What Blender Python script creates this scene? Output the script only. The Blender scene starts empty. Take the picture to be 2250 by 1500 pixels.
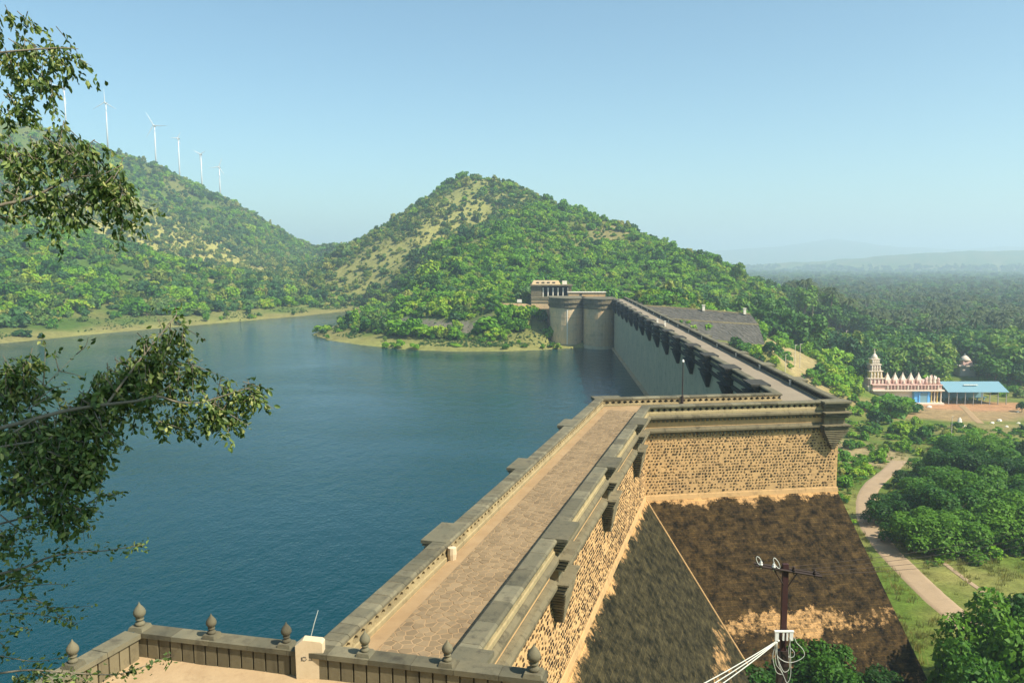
import bpy, math, random
import numpy as np

# ------------------------------------------------------------------ camera, sky, sun, exposure
scene = bpy.context.scene
COL = scene.collection
WATER_DROP = 33.0                      # the camera stands 33 m above the reservoir (water level z = 0)
FOCAL_PX = 1800.0                      # of a 2250 px wide picture
PITCH = math.atan(178 / 1800.0)
cam_data = bpy.data.cameras.new('camera')
cam_data.sensor_width = 36.0
cam_data.lens = 36.0 * FOCAL_PX / 2250.0
cam_data.clip_start = 0.1
cam_data.clip_end = 40000.0
cam = bpy.data.objects.new('camera', cam_data)
cam.location = (0, 0, WATER_DROP)
cam.rotation_euler = (math.pi / 2 - PITCH, 0, 0)
COL.objects.link(cam)
scene.camera = cam

SUN_AZ = math.radians(121)             # from +Y towards +X
SUN_EL = math.radians(48)
world = bpy.data.worlds.new('World')
scene.world = world
world.use_nodes = True
wn = world.node_tree.nodes
wl = world.node_tree.links
for n_ in list(wn):
    wn.remove(n_)
sky = wn.new('ShaderNodeTexSky')
sky.sky_type = 'NISHITA'
sky.sun_disc = False
sky.sun_elevation = SUN_EL
sky.sun_rotation = SUN_AZ
sky.altitude = 400
sky.air_density = 1.0
sky.dust_density = 1.3
sky.ozone_density = 1.0
bg = wn.new('ShaderNodeBackground')
bg.inputs['Strength'].default_value = 0.090
wo = wn.new('ShaderNodeOutputWorld')
tint = wn.new('ShaderNodeMix')          # the photograph's slightly green-blue white balance
tint.data_type = 'RGBA'
tint.blend_type = 'MULTIPLY'
tint.inputs[0].default_value = 1.0
tint.inputs[7].default_value = (0.87, 1.085, 1.03, 1)
wl.new(sky.outputs[0], tint.inputs[6])
wl.new(tint.outputs[2], bg.inputs[0])
wl.new(bg.outputs[0], wo.inputs[0])

sun_data = bpy.data.lights.new('sun', 'SUN')
sun_data.energy = 4.8
sun_data.angle = math.radians(0.55)
sun_data.color = (1.0, 0.90, 0.74)
sun = bpy.data.objects.new('sun', sun_data)
sun.rotation_euler = (math.pi / 2 - SUN_EL, 0, math.pi - SUN_AZ)
COL.objects.link(sun)

scene.view_settings.view_transform = 'Standard'
scene.view_settings.look = 'None'
scene.view_settings.exposure = 0.85
scene.view_settings.gamma = 1.0
scene.view_settings.use_curve_mapping = False
scene.cycles.use_denoising = True
scene.cycles.max_bounces = 6
scene.cycles.diffuse_bounces = 3
scene.cycles.glossy_bounces = 3
scene.cycles.transmission_bounces = 4
scene.cycles.transparent_max_bounces = 8
scene.cycles.volume_bounces = 1
scene.cycles.caustics_reflective = False
scene.cycles.caustics_refractive = False

random.seed(7)
RNG = np.random.default_rng(11)

# ------------------------------------------------------------------ view maths (photograph pixels to places)
FWD = np.array([0, math.cos(PITCH), -math.sin(PITCH)])
UPV = np.array([0, math.sin(PITCH), math.cos(PITCH)])
EYE = np.array([0.0, 0.0, WATER_DROP])


def ray(px, py):
    return FWD + np.array([1.0, 0, 0]) * (px - 1125) / FOCAL_PX + UPV * (750 - py) / FOCAL_PX


def at_depth(px, py, Y):
    r = ray(px, py)
    return EYE + r * (Y / r[1])


def at_z(px, py, z):
    r = ray(px, py)
    return EYE + r * ((z - WATER_DROP) / r[2])


# ------------------------------------------------------------------ mesh helpers
def setp(o, label=None, category=None, group=None, kind=None):
    if label:
        o['label'] = label
    if category:
        o['category'] = category
    if group:
        o['group'] = group
    if kind:
        o['kind'] = kind
    return o


def new_mesh(name, verts, faces, mat=None, smooth=False):
    me = bpy.data.meshes.new(name)
    me.from_pydata([tuple(map(float, v)) for v in verts], [], [tuple(map(int, f)) for f in faces])
    if mat:
        me.materials.append(mat)
    if smooth:
        me.polygons.foreach_set('use_smooth', [True] * len(me.polygons))
    me.update()
    return me


def new_mesh_np(name, V, Fq, mat=None, smooth=False):
    """V (n,3), Fq (m,k) with k constant"""
    me = bpy.data.meshes.new(name)
    n, (m, k) = len(V), Fq.shape
    me.vertices.add(n)
    me.vertices.foreach_set('co', np.ascontiguousarray(V, dtype=np.float32).ravel())
    me.loops.add(m * k)
    me.loops.foreach_set('vertex_index', np.ascontiguousarray(Fq, dtype=np.int32).ravel())
    me.polygons.add(m)
    me.polygons.foreach_set('loop_start', np.arange(m, dtype=np.int32) * k)
    me.polygons.foreach_set('loop_total', np.full(m, k, dtype=np.int32))
    if smooth:
        me.polygons.foreach_set('use_smooth', np.ones(m, dtype=bool))
    if mat:
        me.materials.append(mat)
    me.update(calc_edges=True)
    me.validate()
    return me


def add(name, me, parent=None, loc=(0, 0, 0), rot=(0, 0, 0), scale=(1, 1, 1)):
    o = bpy.data.objects.new(name, me)
    o.location = loc
    o.rotation_euler = rot
    o.scale = scale
    if parent:
        o.parent = parent
    COL.objects.link(o)
    return o


def empty(name, loc=(0, 0, 0), rz=0.0):
    o = bpy.data.objects.new(name, None)
    o.location = loc
    o.rotation_euler = (0, 0, rz)
    o.empty_display_size = 0.5
    COL.objects.link(o)
    return o


class MB:
    def __init__(self):
        self.v = []
        self.f = []

    def addv(self, vs, fs):
        b = len(self.v)
        self.v += [tuple(map(float, p)) for p in vs]
        self.f += [tuple(b + i for i in f) for f in fs]
        return self

    def box(self, c, s, rz=0.0, taper=1.0):
        cx, cy, cz = c
        hx, hy, hz = s[0] / 2, s[1] / 2, s[2] / 2
        co, si = math.cos(rz), math.sin(rz)
        vs = []
        for z, t in ((-hz, 1.0), (hz, taper)):
            for x, y in ((-hx, -hy), (hx, -hy), (hx, hy), (-hx, hy)):
                x *= t
                y *= t
                vs.append((cx + x * co - y * si, cy + x * si + y * co, cz + z))
        return self.addv(vs, [(0, 3, 2, 1), (4, 5, 6, 7), (0, 1, 5, 4), (1, 2, 6, 5), (2, 3, 7, 6), (3, 0, 4, 7)])

    def hexa(self, eight):
        """eight corners: bottom ring then top ring, counter-clockwise"""
        return self.addv(eight, [(0, 3, 2, 1), (4, 5, 6, 7), (0, 1, 5, 4), (1, 2, 6, 5), (2, 3, 7, 6), (3, 0, 4, 7)])

    def prism(self, poly, z0, z1, top=None):
        n = len(poly)
        top = top or poly
        vs = [(x, y, z0) for x, y in poly] + [(x, y, z1) for x, y in top]
        fs = [tuple(reversed(range(n))), tuple(range(n, 2 * n))]
        fs += [(i, (i + 1) % n, n + (i + 1) % n, n + i) for i in range(n)]
        return self.addv(vs, fs)

    def rings(self, rings, cap=True):
        """rings: list of equal-length point loops"""
        n = len(rings[0])
        vs = [p for r in rings for p in r]
        fs = []
        for k in range(len(rings) - 1):
            for i in range(n):
                j = (i + 1) % n
                fs.append((k * n + i, k * n + j, (k + 1) * n + j, (k + 1) * n + i))
        if cap:
            fs.append(tuple(reversed(range(n))))
            fs.append(tuple(range((len(rings) - 1) * n, len(rings) * n)))
        return self.addv(vs, fs)

    def tube(self, pts, radii, n=6):
        pts = [np.array(p, float) for p in pts]
        if not hasattr(radii, '__len__'):
            radii = [radii] * len(pts)
        rs = []
        for i, p in enumerate(pts):
            d = pts[min(i + 1, len(pts) - 1)] - pts[max(i - 1, 0)]
            d = d / (np.linalg.norm(d) + 1e-9)
            a = np.cross(d, (0.0, 0.0, 1.0)) if abs(d[2]) < 0.9 else np.cross(d, (1.0, 0.0, 0.0))
            a /= np.linalg.norm(a)
            b = np.cross(d, a)
            rs.append([p + radii[i] * (math.cos(t) * a + math.sin(t) * b) for t in [2 * math.pi * k / n for k in range(n)]])
        return self.rings(rs)

    def lathe(self, prof, n=12, c=(0, 0, 0)):
        rs = [[(c[0] + r * math.cos(2 * math.pi * k / n), c[1] + r * math.sin(2 * math.pi * k / n), c[2] + z) for k in range(n)] for r, z in prof]
        return self.rings(rs)

    def mesh(self, name, mat=None, smooth=False):
        return new_mesh(name, self.v, self.f, mat, smooth)

    def build(self, name, mat, parent=None, smooth=False, **kw):
        return add(name, self.mesh(name, mat, smooth), parent, **kw)


# ------------------------------------------------------------------ materials
def mat_new(name):
    m = bpy.data.materials.new(name)
    m.use_nodes = True
    nt = m.node_tree
    for n in list(nt.nodes):
        nt.nodes.remove(n)
    out = nt.nodes.new('ShaderNodeOutputMaterial')
    return m, nt, out


def N(nt, kind, **kw):
    n = nt.nodes.new(kind)
    for k, v in kw.items():
        if k in n.inputs:
            n.inputs[k].default_value = v
        else:
            setattr(n, k, v)
    return n


def ramp(nt, fac, stops):
    r = nt.nodes.new('ShaderNodeValToRGB')
    e = r.color_ramp.elements
    while len(e) < len(stops):
        e.new(0.5)
    for i, (p, c) in enumerate(stops):
        e[i].position = p
        e[i].color = (c, c, c, 1) if not hasattr(c, '__len__') else (*c, 1)
    if fac is not None:
        nt.links.new(fac, r.inputs[0])
    return r


def mixc(nt, fac, a, b, mode='MIX'):
    m = nt.nodes.new('ShaderNodeMix')
    m.data_type = 'RGBA'
    m.blend_type = mode
    for sock, val in ((0, fac), (6, a), (7, b)):
        if hasattr(val, 'links'):
            nt.links.new(val, m.inputs[sock])
        elif hasattr(val, '__len__'):
            m.inputs[sock].default_value = (*val[:3], 1)
        else:
            m.inputs[sock].default_value = val
    return m.outputs[2]


def noise_n(nt, scale, detail=4.0, rough=0.6, vec=None, dims='3D'):
    n = nt.nodes.new('ShaderNodeTexNoise')
    n.noise_dimensions = dims
    n.inputs['Scale'].default_value = scale
    n.inputs['Detail'].default_value = detail
    n.inputs['Roughness'].default_value = rough
    if vec is not None:
        nt.links.new(vec, n.inputs['Vector'])
    return n.outputs[0]


def wpos(nt, scale=(1, 1, 1)):
    g = nt.nodes.new('ShaderNodeNewGeometry')
    mp = nt.nodes.new('ShaderNodeMapping')
    mp.inputs['Scale'].default_value = scale
    nt.links.new(g.outputs['Position'], mp.inputs['Vector'])
    return mp.outputs[0]


def principled(nt, out, col, rough=0.85, spec=0.3, bump=None, bstr=0.3, bdist=0.02):
    p = nt.nodes.new('ShaderNodeBsdfPrincipled')
    if hasattr(col, 'links'):
        nt.links.new(col, p.inputs['Base Color'])
    else:
        p.inputs['Base Color'].default_value = (*col, 1)
    if hasattr(rough, 'links'):
        nt.links.new(rough, p.inputs['Roughness'])
    else:
        p.inputs['Roughness'].default_value = rough
    p.inputs['Specular IOR Level'].default_value = spec
    if bump is not None:
        b = nt.nodes.new('ShaderNodeBump')
        b.inputs['Strength'].default_value = bstr
        b.inputs['Distance'].default_value = bdist
        nt.links.new(bump, b.inputs['Height'])
        nt.links.new(b.outputs[0], p.inputs['Normal'])
    nt.links.new(p.outputs[0], out.inputs['Surface'])
    return p


def stone(name, c1, c2, scale=1.2, dark=(0.05, 0.045, 0.03), dark_amt=0.35, streak=True, rnd=0.18, bump=0.35, rough=0.9):
    """weathered stone: two tones, dark lichen, vertical streaks, a tone per piece"""
    m, nt, out = mat_new(name)
    p = wpos(nt)
    n1 = noise_n(nt, scale, 6, 0.65, p)
    base = mixc(nt, ramp(nt, n1, [(0.3, 0.0), (0.7, 1.0)]).outputs[0], c1, c2)
    n2 = noise_n(nt, scale * 2.7, 5, 0.7, p)
    r2 = ramp(nt, n2, [(0.52, 0.0), (0.75, dark_amt)])
    col = mixc(nt, r2.outputs[0], base, dark)
    if streak:
        ps = wpos(nt, (2.2, 2.2, 0.22))
        n3 = noise_n(nt, 1.0, 4, 0.6, ps)
        r3 = ramp(nt, n3, [(0.55, 0.0), (0.8, dark_amt * 0.9)])
        col = mixc(nt, r3.outputs[0], col, dark)
    if rnd:
        oi = nt.nodes.new('ShaderNodeObjectInfo')
        ge = nt.nodes.new('ShaderNodeNewGeometry')
        ad = N(nt, 'ShaderNodeMath', operation='ADD')
        nt.links.new(oi.outputs['Random'], ad.inputs[0])
        nt.links.new(ge.outputs['Random Per Island'], ad.inputs[1])
        fr = N(nt, 'ShaderNodeMath', operation='FRACT')
        nt.links.new(ad.outputs[0], fr.inputs[0])
        rr = ramp(nt, fr.outputs[0], [(0.0, 1 - rnd), (1.0, 1 + rnd)])
        rr = N(nt, 'ShaderNodeMapRange')
        nt.links.new(fr.outputs[0], rr.inputs[0])
        rr.inputs[3].default_value = 1 - rnd
        rr.inputs[4].default_value = 1 + rnd
        cb = nt.nodes.new('ShaderNodeCombineColor')
        for i in range(3):
            nt.links.new(rr.outputs[0], cb.inputs[i])
        col = mixc(nt, 1.0, col, cb.outputs[0], 'MULTIPLY')
    nb = noise_n(nt, 9.0, 5, 0.7, p)
    principled(nt, out, col, rough, 0.25, nb, bump, 0.03)
    return m


M = {}
M['parapet'] = stone('parapet_stone', (0.20, 0.168, 0.098), (0.135, 0.118, 0.073), 0.45, (0.035, 0.03, 0.02), 0.9)
M['coping'] = stone('coping_stone', (0.165, 0.145, 0.09), (0.11, 0.105, 0.07), 0.7, (0.045, 0.04, 0.03), 0.8, rnd=0.28)
M['plaster'] = stone('warm_plaster', (0.58, 0.37, 0.165), (0.46, 0.295, 0.14), 0.5, (0.12, 0.085, 0.045), 0.5)
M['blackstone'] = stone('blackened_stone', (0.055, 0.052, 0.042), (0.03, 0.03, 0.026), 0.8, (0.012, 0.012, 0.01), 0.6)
M['panel'] = stone('panel_plaster', (0.36, 0.285, 0.15), (0.27, 0.22, 0.12), 0.8, (0.10, 0.08, 0.045), 0.5)
M['rubble'] = stone('rubble_stone', (0.085, 0.06, 0.038), (0.17, 0.115, 0.065), 1.5, (0.03, 0.025, 0.02), 0.4, False, 0.4)


def rubble_material():
    m, nt, out = mat_new('rubble_stone')
    ge = nt.nodes.new('ShaderNodeNewGeometry')
    oi = nt.nodes.new('ShaderNodeObjectInfo')
    ad = N(nt, 'ShaderNodeMath', operation='ADD')
    nt.links.new(ge.outputs['Random Per Island'], ad.inputs[0])
    nt.links.new(oi.outputs['Random'], ad.inputs[1])
    fr = N(nt, 'ShaderNodeMath', operation='FRACT')
    nt.links.new(ad.outputs[0], fr.inputs[0])
    p = wpos(nt)
    # damp patches hold darker stones
    mu = N(nt, 'ShaderNodeMath', operation='MULTIPLY_ADD')
    nt.links.new(noise_n(nt, 0.35, 4, 0.6, p), mu.inputs[0])
    mu.inputs[1].default_value = -0.7
    s2 = N(nt, 'ShaderNodeMath', operation='ADD')
    nt.links.new(fr.outputs[0], s2.inputs[0])
    s2.inputs[1].default_value = 0.35
    nt.links.new(s2.outputs[0], mu.inputs[2])
    r = ramp(nt, mu.outputs[0], [(0.0, (0.025, 0.018, 0.012)), (0.4, (0.07, 0.048, 0.028)), (0.62, (0.22, 0.14, 0.07)), (0.95, (0.46, 0.30, 0.14))])
    principled(nt, out, r.outputs[0], 0.95, 0.2, noise_n(nt, 9.0, 5, 0.7, p), 0.5, 0.03)
    return m


M['rubble'] = rubble_material()
M['flag'] = stone('flagstone', (0.255, 0.182, 0.10), (0.20, 0.145, 0.082), 0.22, (0.11, 0.08, 0.05), 0.65, False, 0.16, 0.25)
M['mortar'] = stone('path_mortar', (0.36, 0.25, 0.135), (0.29, 0.19, 0.095), 0.6, (0.2, 0.13, 0.07), 0.4, False, 0.0, 0.2)
M['road'] = stone('crest_road', (0.28, 0.235, 0.17), (0.23, 0.19, 0.135), 0.25, (0.2, 0.16, 0.11), 0.4, False, 0.0, 0.2)
M['wetwall'] = stone('water_face', (0.46, 0.40, 0.26), (0.36, 0.33, 0.225), 0.22, (0.11, 0.10, 0.065), 0.6)
M['tower'] = stone('tower_stone', (0.66, 0.43, 0.21), (0.45, 0.37, 0.24), 0.10, (0.13, 0.12, 0.08), 0.55)
M['white'] = stone('white_paint', (0.78, 0.73, 0.62), (0.68, 0.62, 0.5), 1.5, (0.35, 0.28, 0.18), 0.3, True, 0.05, 0.15)
M['limewash'] = stone('limewashed_post', (0.62, 0.5, 0.33), (0.55, 0.44, 0.28), 3.0, (0.42, 0.3, 0.18), 0.3, True, 0.0, 0.2)
M['sand'] = stone('terrace_sand', (0.44, 0.32, 0.185), (0.36, 0.25, 0.14), 1.2, (0.27, 0.18, 0.10), 0.6, False, 0.0, 0.5)
M['rocks'] = stone('pitching_rock', (0.095, 0.088, 0.075), (0.06, 0.058, 0.05), 0.35, (0.05, 0.05, 0.04), 0.5, False, 0.3)
M['dark'] = stone('near_black', (0.03, 0.03, 0.025), (0.05, 0.045, 0.035), 1.0, (0.02, 0.02, 0.02), 0.3, False, 0.1)  # near-black tone for openings, doors, windows, back walls and posts
M['dirt'] = stone('track_dirt', (0.37, 0.27, 0.17), (0.30, 0.22, 0.135), 0.3, (0.2, 0.15, 0.09), 0.5, False, 0.0, 0.3)


def plain(name, col, rough=0.6, metal=0.0, var=0.12):
    m, nt, out = mat_new(name)
    n = noise_n(nt, 3.0, 4, 0.6, wpos(nt))
    c = mixc(nt, n, [x * (1 - var) for x in col], [min(1, x * (1 + var)) for x in col])
    p = principled(nt, out, c, rough, 0.4)
    p.inputs['Metallic'].default_value = metal
    return m


M['pole'] = plain('rust_pole', (0.045, 0.015, 0.014), 0.7)
M['blackwood'] = plain('dark_crossarm', (0.035, 0.022, 0.018), 0.8)
M['cable'] = plain('pale_cable', (0.55, 0.56, 0.5), 0.5)
M['porcelain'] = plain('porcelain', (0.75, 0.73, 0.68), 0.25)
M['steel'] = plain('grey_steel', (0.35, 0.35, 0.34), 0.5, 0.4)
M['turbine'] = plain('turbine_white', (0.62, 0.63, 0.65), 0.4)
M['pink'] = plain('temple_pink', (0.56, 0.36, 0.30), 0.8, var=0.25)
M['cream'] = plain('temple_cream', (0.68, 0.58, 0.47), 0.8, var=0.2)
M['blue'] = plain('temple_blue', (0.13, 0.42, 0.80), 0.7)
M['roofblue'] = plain('blue_sheet', (0.17, 0.31, 0.37), 0.5)
M['yellow'] = plain('temple_yellow', (0.62, 0.45, 0.14), 0.8)
M['bark'] = stone('bark', (0.20, 0.15, 0.10), (0.12, 0.09, 0.06), 4.0, (0.05, 0.04, 0.03), 0.5, False, 0.1)
M['bark2'] = stone('pale_bark', (0.23, 0.195, 0.14), (0.14, 0.12, 0.085), 8.0, (0.08, 0.07, 0.05), 0.4, False, 0.1)


def batter_material(name, dk1, dk2, lo, hi):
    """sloping lower face: orange render, almost wholly blackened by lichen, bare in bands and runs"""
    m, nt, out = mat_new(name)
    p = wpos(nt)
    bare = mixc(nt, noise_n(nt, 0.5, 5, 0.6, p), (0.50, 0.30, 0.125), (0.36, 0.23, 0.11))
    dkn = ramp(nt, noise_n(nt, 1.1, 9, 0.8, wpos(nt, (1, 1, 1.2))), [(0.40, 0.0), (0.66, 1.0)])
    dk = mixc(nt, dkn.outputs[0], dk1, dk2)
    # streaks run down the slope, so they are stretched vertically
    ps = wpos(nt, (1.1, 1.1, 0.12))
    ns = noise_n(nt, 0.8, 5, 0.65, ps)
    nl = noise_n(nt, 0.16, 5, 0.7, p)
    nf = noise_n(nt, 2.3, 8, 0.8, p)
    sep = nt.nodes.new('ShaderNodeSeparateXYZ')
    nt.links.new(p, sep.inputs[0])
    # growth band limits by height: bare lip under the wall, bare band where the flow once stood
    zr = N(nt, 'ShaderNodeMapRange')
    zr.inputs[1].default_value = -8.0
    zr.inputs[2].default_value = 12.0
    zw = N(nt, 'ShaderNodeMath', operation='MULTIPLY_ADD')
    nt.links.new(noise_n(nt, 0.22, 6, 0.75, p), zw.inputs[0])
    zw.inputs[1].default_value = 5.0
    nt.links.new(sep.outputs[2], zw.inputs[2])
    zs_ = N(nt, 'ShaderNodeMath', operation='SUBTRACT')
    nt.links.new(zw.outputs[0], zs_.inputs[0])
    zs_.inputs[1].default_value = 2.5
    nt.links.new(zs_.outputs[0], zr.inputs[0])
    zb = ramp(nt, zr.outputs[0], [(0.0, 0.62), (0.20, 0.60), (0.30, 0.66), (0.335, 0.44), (0.39, 0.42), (0.425, 0.70), (0.80, 0.74), (0.845, 0.52), (0.875, 0.22)])
    a1 = N(nt, 'ShaderNodeMath', operation='MULTIPLY_ADD')
    nt.links.new(nl, a1.inputs[0])
    a1.inputs[1].default_value = 0.9
    nt.links.new(zb.outputs[0], a1.inputs[2])
    a2 = N(nt, 'ShaderNodeMath', operation='MULTIPLY_ADD')
    nt.links.new(ns, a2.inputs[0])
    a2.inputs[1].default_value = 0.4
    nt.links.new(a1.outputs[0], a2.inputs[2])
    a3 = N(nt, 'ShaderNodeMath', operation='MULTIPLY_ADD')
    nt.links.new(nf, a3.inputs[0])
    a3.inputs[1].default_value = 0.95
    nt.links.new(a2.outputs[0], a3.inputs[2])
    mask = ramp(nt, None, [(0.0, 0.0), (1.0, 1.0)])
    mr = N(nt, 'ShaderNodeMapRange')
    mr.inputs[1].default_value = lo
    mr.inputs[2].default_value = hi
    nt.links.new(a3.outputs[0], mr.inputs[0])
    # masonry courses under the growth: s runs along either wall, t up the slope
    ad = N(nt, 'ShaderNodeMath', operation='ADD')
    nt.links.new(sep.outputs[0], ad.inputs[0])
    nt.links.new(sep.outputs[1], ad.inputs[1])
    cv = nt.nodes.new('ShaderNodeCombineXYZ')
    nt.links.new(ad.outputs[0], cv.inputs[0])
    zm = N(nt, 'ShaderNodeMath', operation='MULTIPLY')
    nt.links.new(sep.outputs[2], zm.inputs[0])
    zm.inputs[1].default_value = 1.28
    nt.links.new(zm.outputs[0], cv.inputs[1])
    br = nt.nodes.new('ShaderNodeTexBrick')
    br.inputs['Scale'].default_value = 1.0
    br.inputs['Brick Width'].default_value = 0.85
    br.inputs['Row Height'].default_value = 0.42
    br.inputs['Mortar Size'].default_value = 0.03
    br.inputs['Mortar Smooth'].default_value = 0.6
    br.inputs['Color1'].default_value = (0.55, 0.55, 0.55, 1)
    br.inputs['Color2'].default_value = (1.15, 1.1, 1.05, 1)
    br.inputs['Mortar'].default_value = (1.9, 1.7, 1.4, 1)
    nt.links.new(cv.outputs[0], br.inputs['Vector'])
    col = mixc(nt, mr.outputs[0], bare, dk)
    col = mixc(nt, 0.7, col, mixc(nt, 1.0, col, br.outputs['Color'], 'MULTIPLY'))
    hb_ = N(nt, 'ShaderNodeMath', operation='MULTIPLY_ADD')
    nt.links.new(br.outputs['Fac'], hb_.inputs[0])
    hb_.inputs[1].default_value = -0.35
    nt.links.new(noise_n(nt, 2.5, 6, 0.75, p), hb_.inputs[2])
    principled(nt, out, col, 0.95, 0.15, hb_.outputs[0], 0.7, 0.12)
    return m


M['batter'] = batter_material('stained_render', (0.006, 0.0045, 0.0025), (0.088, 0.057, 0.022), 1.43, 1.60)
M['batter_side'] = batter_material('streaked_render', (0.005, 0.006, 0.003), (0.07, 0.06, 0.03), 1.39, 1.60)


def foliage_mat(name, c_dark, c_light, trans=0.25, hue_pts=None, rough=0.6, inst=True):
    m, nt, out = mat_new(name)
    oi = nt.nodes.new('ShaderNodeObjectInfo')
    ge = nt.nodes.new('ShaderNodeNewGeometry')
    mx = N(nt, 'ShaderNodeMath', operation='MULTIPLY_ADD')
    nt.links.new(ge.outputs['Random Per Island'], mx.inputs[0])
    mx.inputs[1].default_value = 0.3 if inst else 1.0
    m2 = N(nt, 'ShaderNodeMath', operation='MULTIPLY')
    nt.links.new(oi.outputs['Random'], m2.inputs[0])
    m2.inputs[1].default_value = 0.7 if inst else 0.0
    nt.links.new(m2.outputs[0], mx.inputs[2])
    r = ramp(nt, mx.outputs[0], hue_pts or [(0.05, c_dark), (0.95, c_light)])
    d = nt.nodes.new('ShaderNodeBsdfPrincipled')
    d.inputs['Roughness'].default_value = rough
    d.inputs['Specular IOR Level'].default_value = 0.25
    nt.links.new(r.outputs[0], d.inputs['Base Color'])
    t = nt.nodes.new('ShaderNodeBsdfTranslucent')
    nt.links.new(mixc(nt, 1.0, r.outputs[0], (1.3, 1.35, 0.7), 'MULTIPLY'), t.inputs['Color'])
    ms = nt.nodes.new('ShaderNodeMixShader')
    ms.inputs[0].default_value = trans
    nt.links.new(d.outputs[0], ms.inputs[1])
    nt.links.new(t.outputs[0], ms.inputs[2])
    nt.links.new(ms.outputs[0], out.inputs['Surface'])
    return m


M['leaf_hill'] = foliage_mat('hill_leaves', (0.03, 0.065, 0.012), (0.13, 0.21, 0.02), 0.25,
                             [(0.06, (0.012, 0.055, 0.016)), (0.22, (0.035, 0.13, 0.012)), (0.45, (0.11, 0.27, 0.010)), (0.75, (0.19, 0.36, 0.012)), (0.96, (0.32, 0.37, 0.03))])
M['leaf_olive'] = foliage_mat('olive_leaves', (0.1, 0.1, 0.02), (0.2, 0.2, 0.04), 0.25,
                              [(0.05, (0.025, 0.085, 0.02)), (0.3, (0.09, 0.17, 0.025)), (0.6, (0.20, 0.26, 0.04)), (0.95, (0.36, 0.34, 0.08))])
M['leaf_dry'] = foliage_mat('scrub_leaves', (0.04, 0.06, 0.02), (0.17, 0.16, 0.05), 0.2,
                            [(0.05, (0.02, 0.07, 0.025)), (0.5, (0.05, 0.14, 0.03)), (0.8, (0.11, 0.19, 0.04)), (0.97, (0.24, 0.24, 0.08))])
M['leaf_valley'] = foliage_mat('valley_leaves', (0.02, 0.045, 0.012), (0.08, 0.13, 0.02), 0.22,
                               [(0.05, (0.010, 0.045, 0.016)), (0.3, (0.025, 0.095, 0.016)), (0.6, (0.065, 0.17, 0.014)), (0.85, (0.13, 0.23, 0.02)), (0.98, (0.22, 0.24, 0.05))])
M['leaf_shrub'] = foliage_mat('shrub_leaves', (0.02, 0.05, 0.008), (0.1, 0.18, 0.02), 0.3,
                              [(0.05, (0.010, 0.04, 0.006)), (0.5, (0.035, 0.12, 0.008)), (0.95, (0.11, 0.24, 0.014))])
M['leaf_near'] = foliage_mat('near_leaves', (0.03, 0.045, 0.015), (0.15, 0.17, 0.05), 0.2,
                             [(0.03, (0.035, 0.07, 0.018)), (0.45, (0.085, 0.135, 0.03)), (0.8, (0.17, 0.23, 0.06)), (0.98, (0.33, 0.34, 0.12))], 0.42, False)
M['grass'] = foliage_mat('grass_blades', (0.07, 0.1, 0.02), (0.25, 0.22, 0.06), 0.3)
M['palm'] = foliage_mat('palm_fronds', (0.03, 0.055, 0.015), (0.08, 0.11, 0.03), 0.2)

# ------------------------------------------------------------------ dam plan: three straight legs, downstream edge at offset 0
ANG = {'A': math.radians(16.3), 'C': math.radians(80.5), 'B': math.radians(2.55)}
V0 = {'A': -9.25, 'C': -75.7, 'B': 30.2}
DU = {k: np.array([math.sin(a), math.cos(a)]) for k, a in ANG.items()}
DV = {k: np.array([math.cos(a), -math.sin(a)]) for k, a in ANG.items()}
U_START, U_END = 16.0, 322.0           # along A / along B


def pt(seg, u, o):
    return u * DU[seg] + (V0[seg] - o) * DV[seg]


def meet(s1, o1, s2, o2):
    a = np.array([DV[s1], DV[s2]])
    return np.linalg.solve(a, np.array([V0[s1] - o1, V0[s2] - o2]))


def ends(seg, o):
    """start and end of a leg's line at offset o (o may be a dict of offsets per leg)"""
    g = (lambda s: o[s]) if isinstance(o, dict) else (lambda s: o)
    if seg == 'A':
        return pt('A', U_START, g('A')), meet('A', g('A'), 'C', g('C'))
    if seg == 'C':
        return meet('A', g('A'), 'C', g('C')), meet('C', g('C'), 'B', g('B'))
    return meet('C', g('C'), 'B', g('B')), pt('B', U_END, g('B'))


def leg_u(seg, o):
    a, b = ends(seg, o)
    return a @ DU[seg], b @ DU[seg]


# ------------------------------------------------------------------ terrain
LATT = RNG.random((256, 256))


def vnoise(x, y):
    xi = np.floor(x).astype(int)
    yi = np.floor(y).astype(int)
    fx, fy = x - xi, y - yi
    fx, fy = fx * fx * (3 - 2 * fx), fy * fy * (3 - 2 * fy)
    g = lambda a, b: LATT[a % 256, b % 256]
    return (g(xi, yi) * (1 - fx) + g(xi + 1, yi) * fx) * (1 - fy) + (g(xi, yi + 1) * (1 - fx) + g(xi + 1, yi + 1) * fx) * fy


def fbm(x, y, s, octs=4):
    v, a, t = 0, 1.0, 0
    for k in range(octs):
        v = v + a * (vnoise(x / s + 17.3 * k, y / s + 5.1 * k) - 0.5)
        t += a
        a *= 0.5
        s *= 0.5
    return v / t


SHORE = [(-5.0, 36.0), (-14, 36), (-40, 32), (-130, 20), (-330, 40), (-330, 190), (-235, 280), (-204, 325), (-188, 365), (-166, 410), (-143, 455),
         (-124, 490), (-110, 530), (-98, 520), (-98, 470), (-90, 420), (-90, 366), (-76, 338), (-58, 318), (-40, 303), (-21, 296), (0, 297), (20, 306)]
_bw = [pt('B', 318, 3), meet('B', 3, 'C', 3), meet('C', 3, 'A', 3), pt('A', 34, 3)]
LAKE = np.array(SHORE + [tuple(p) for p in _bw])


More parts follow.
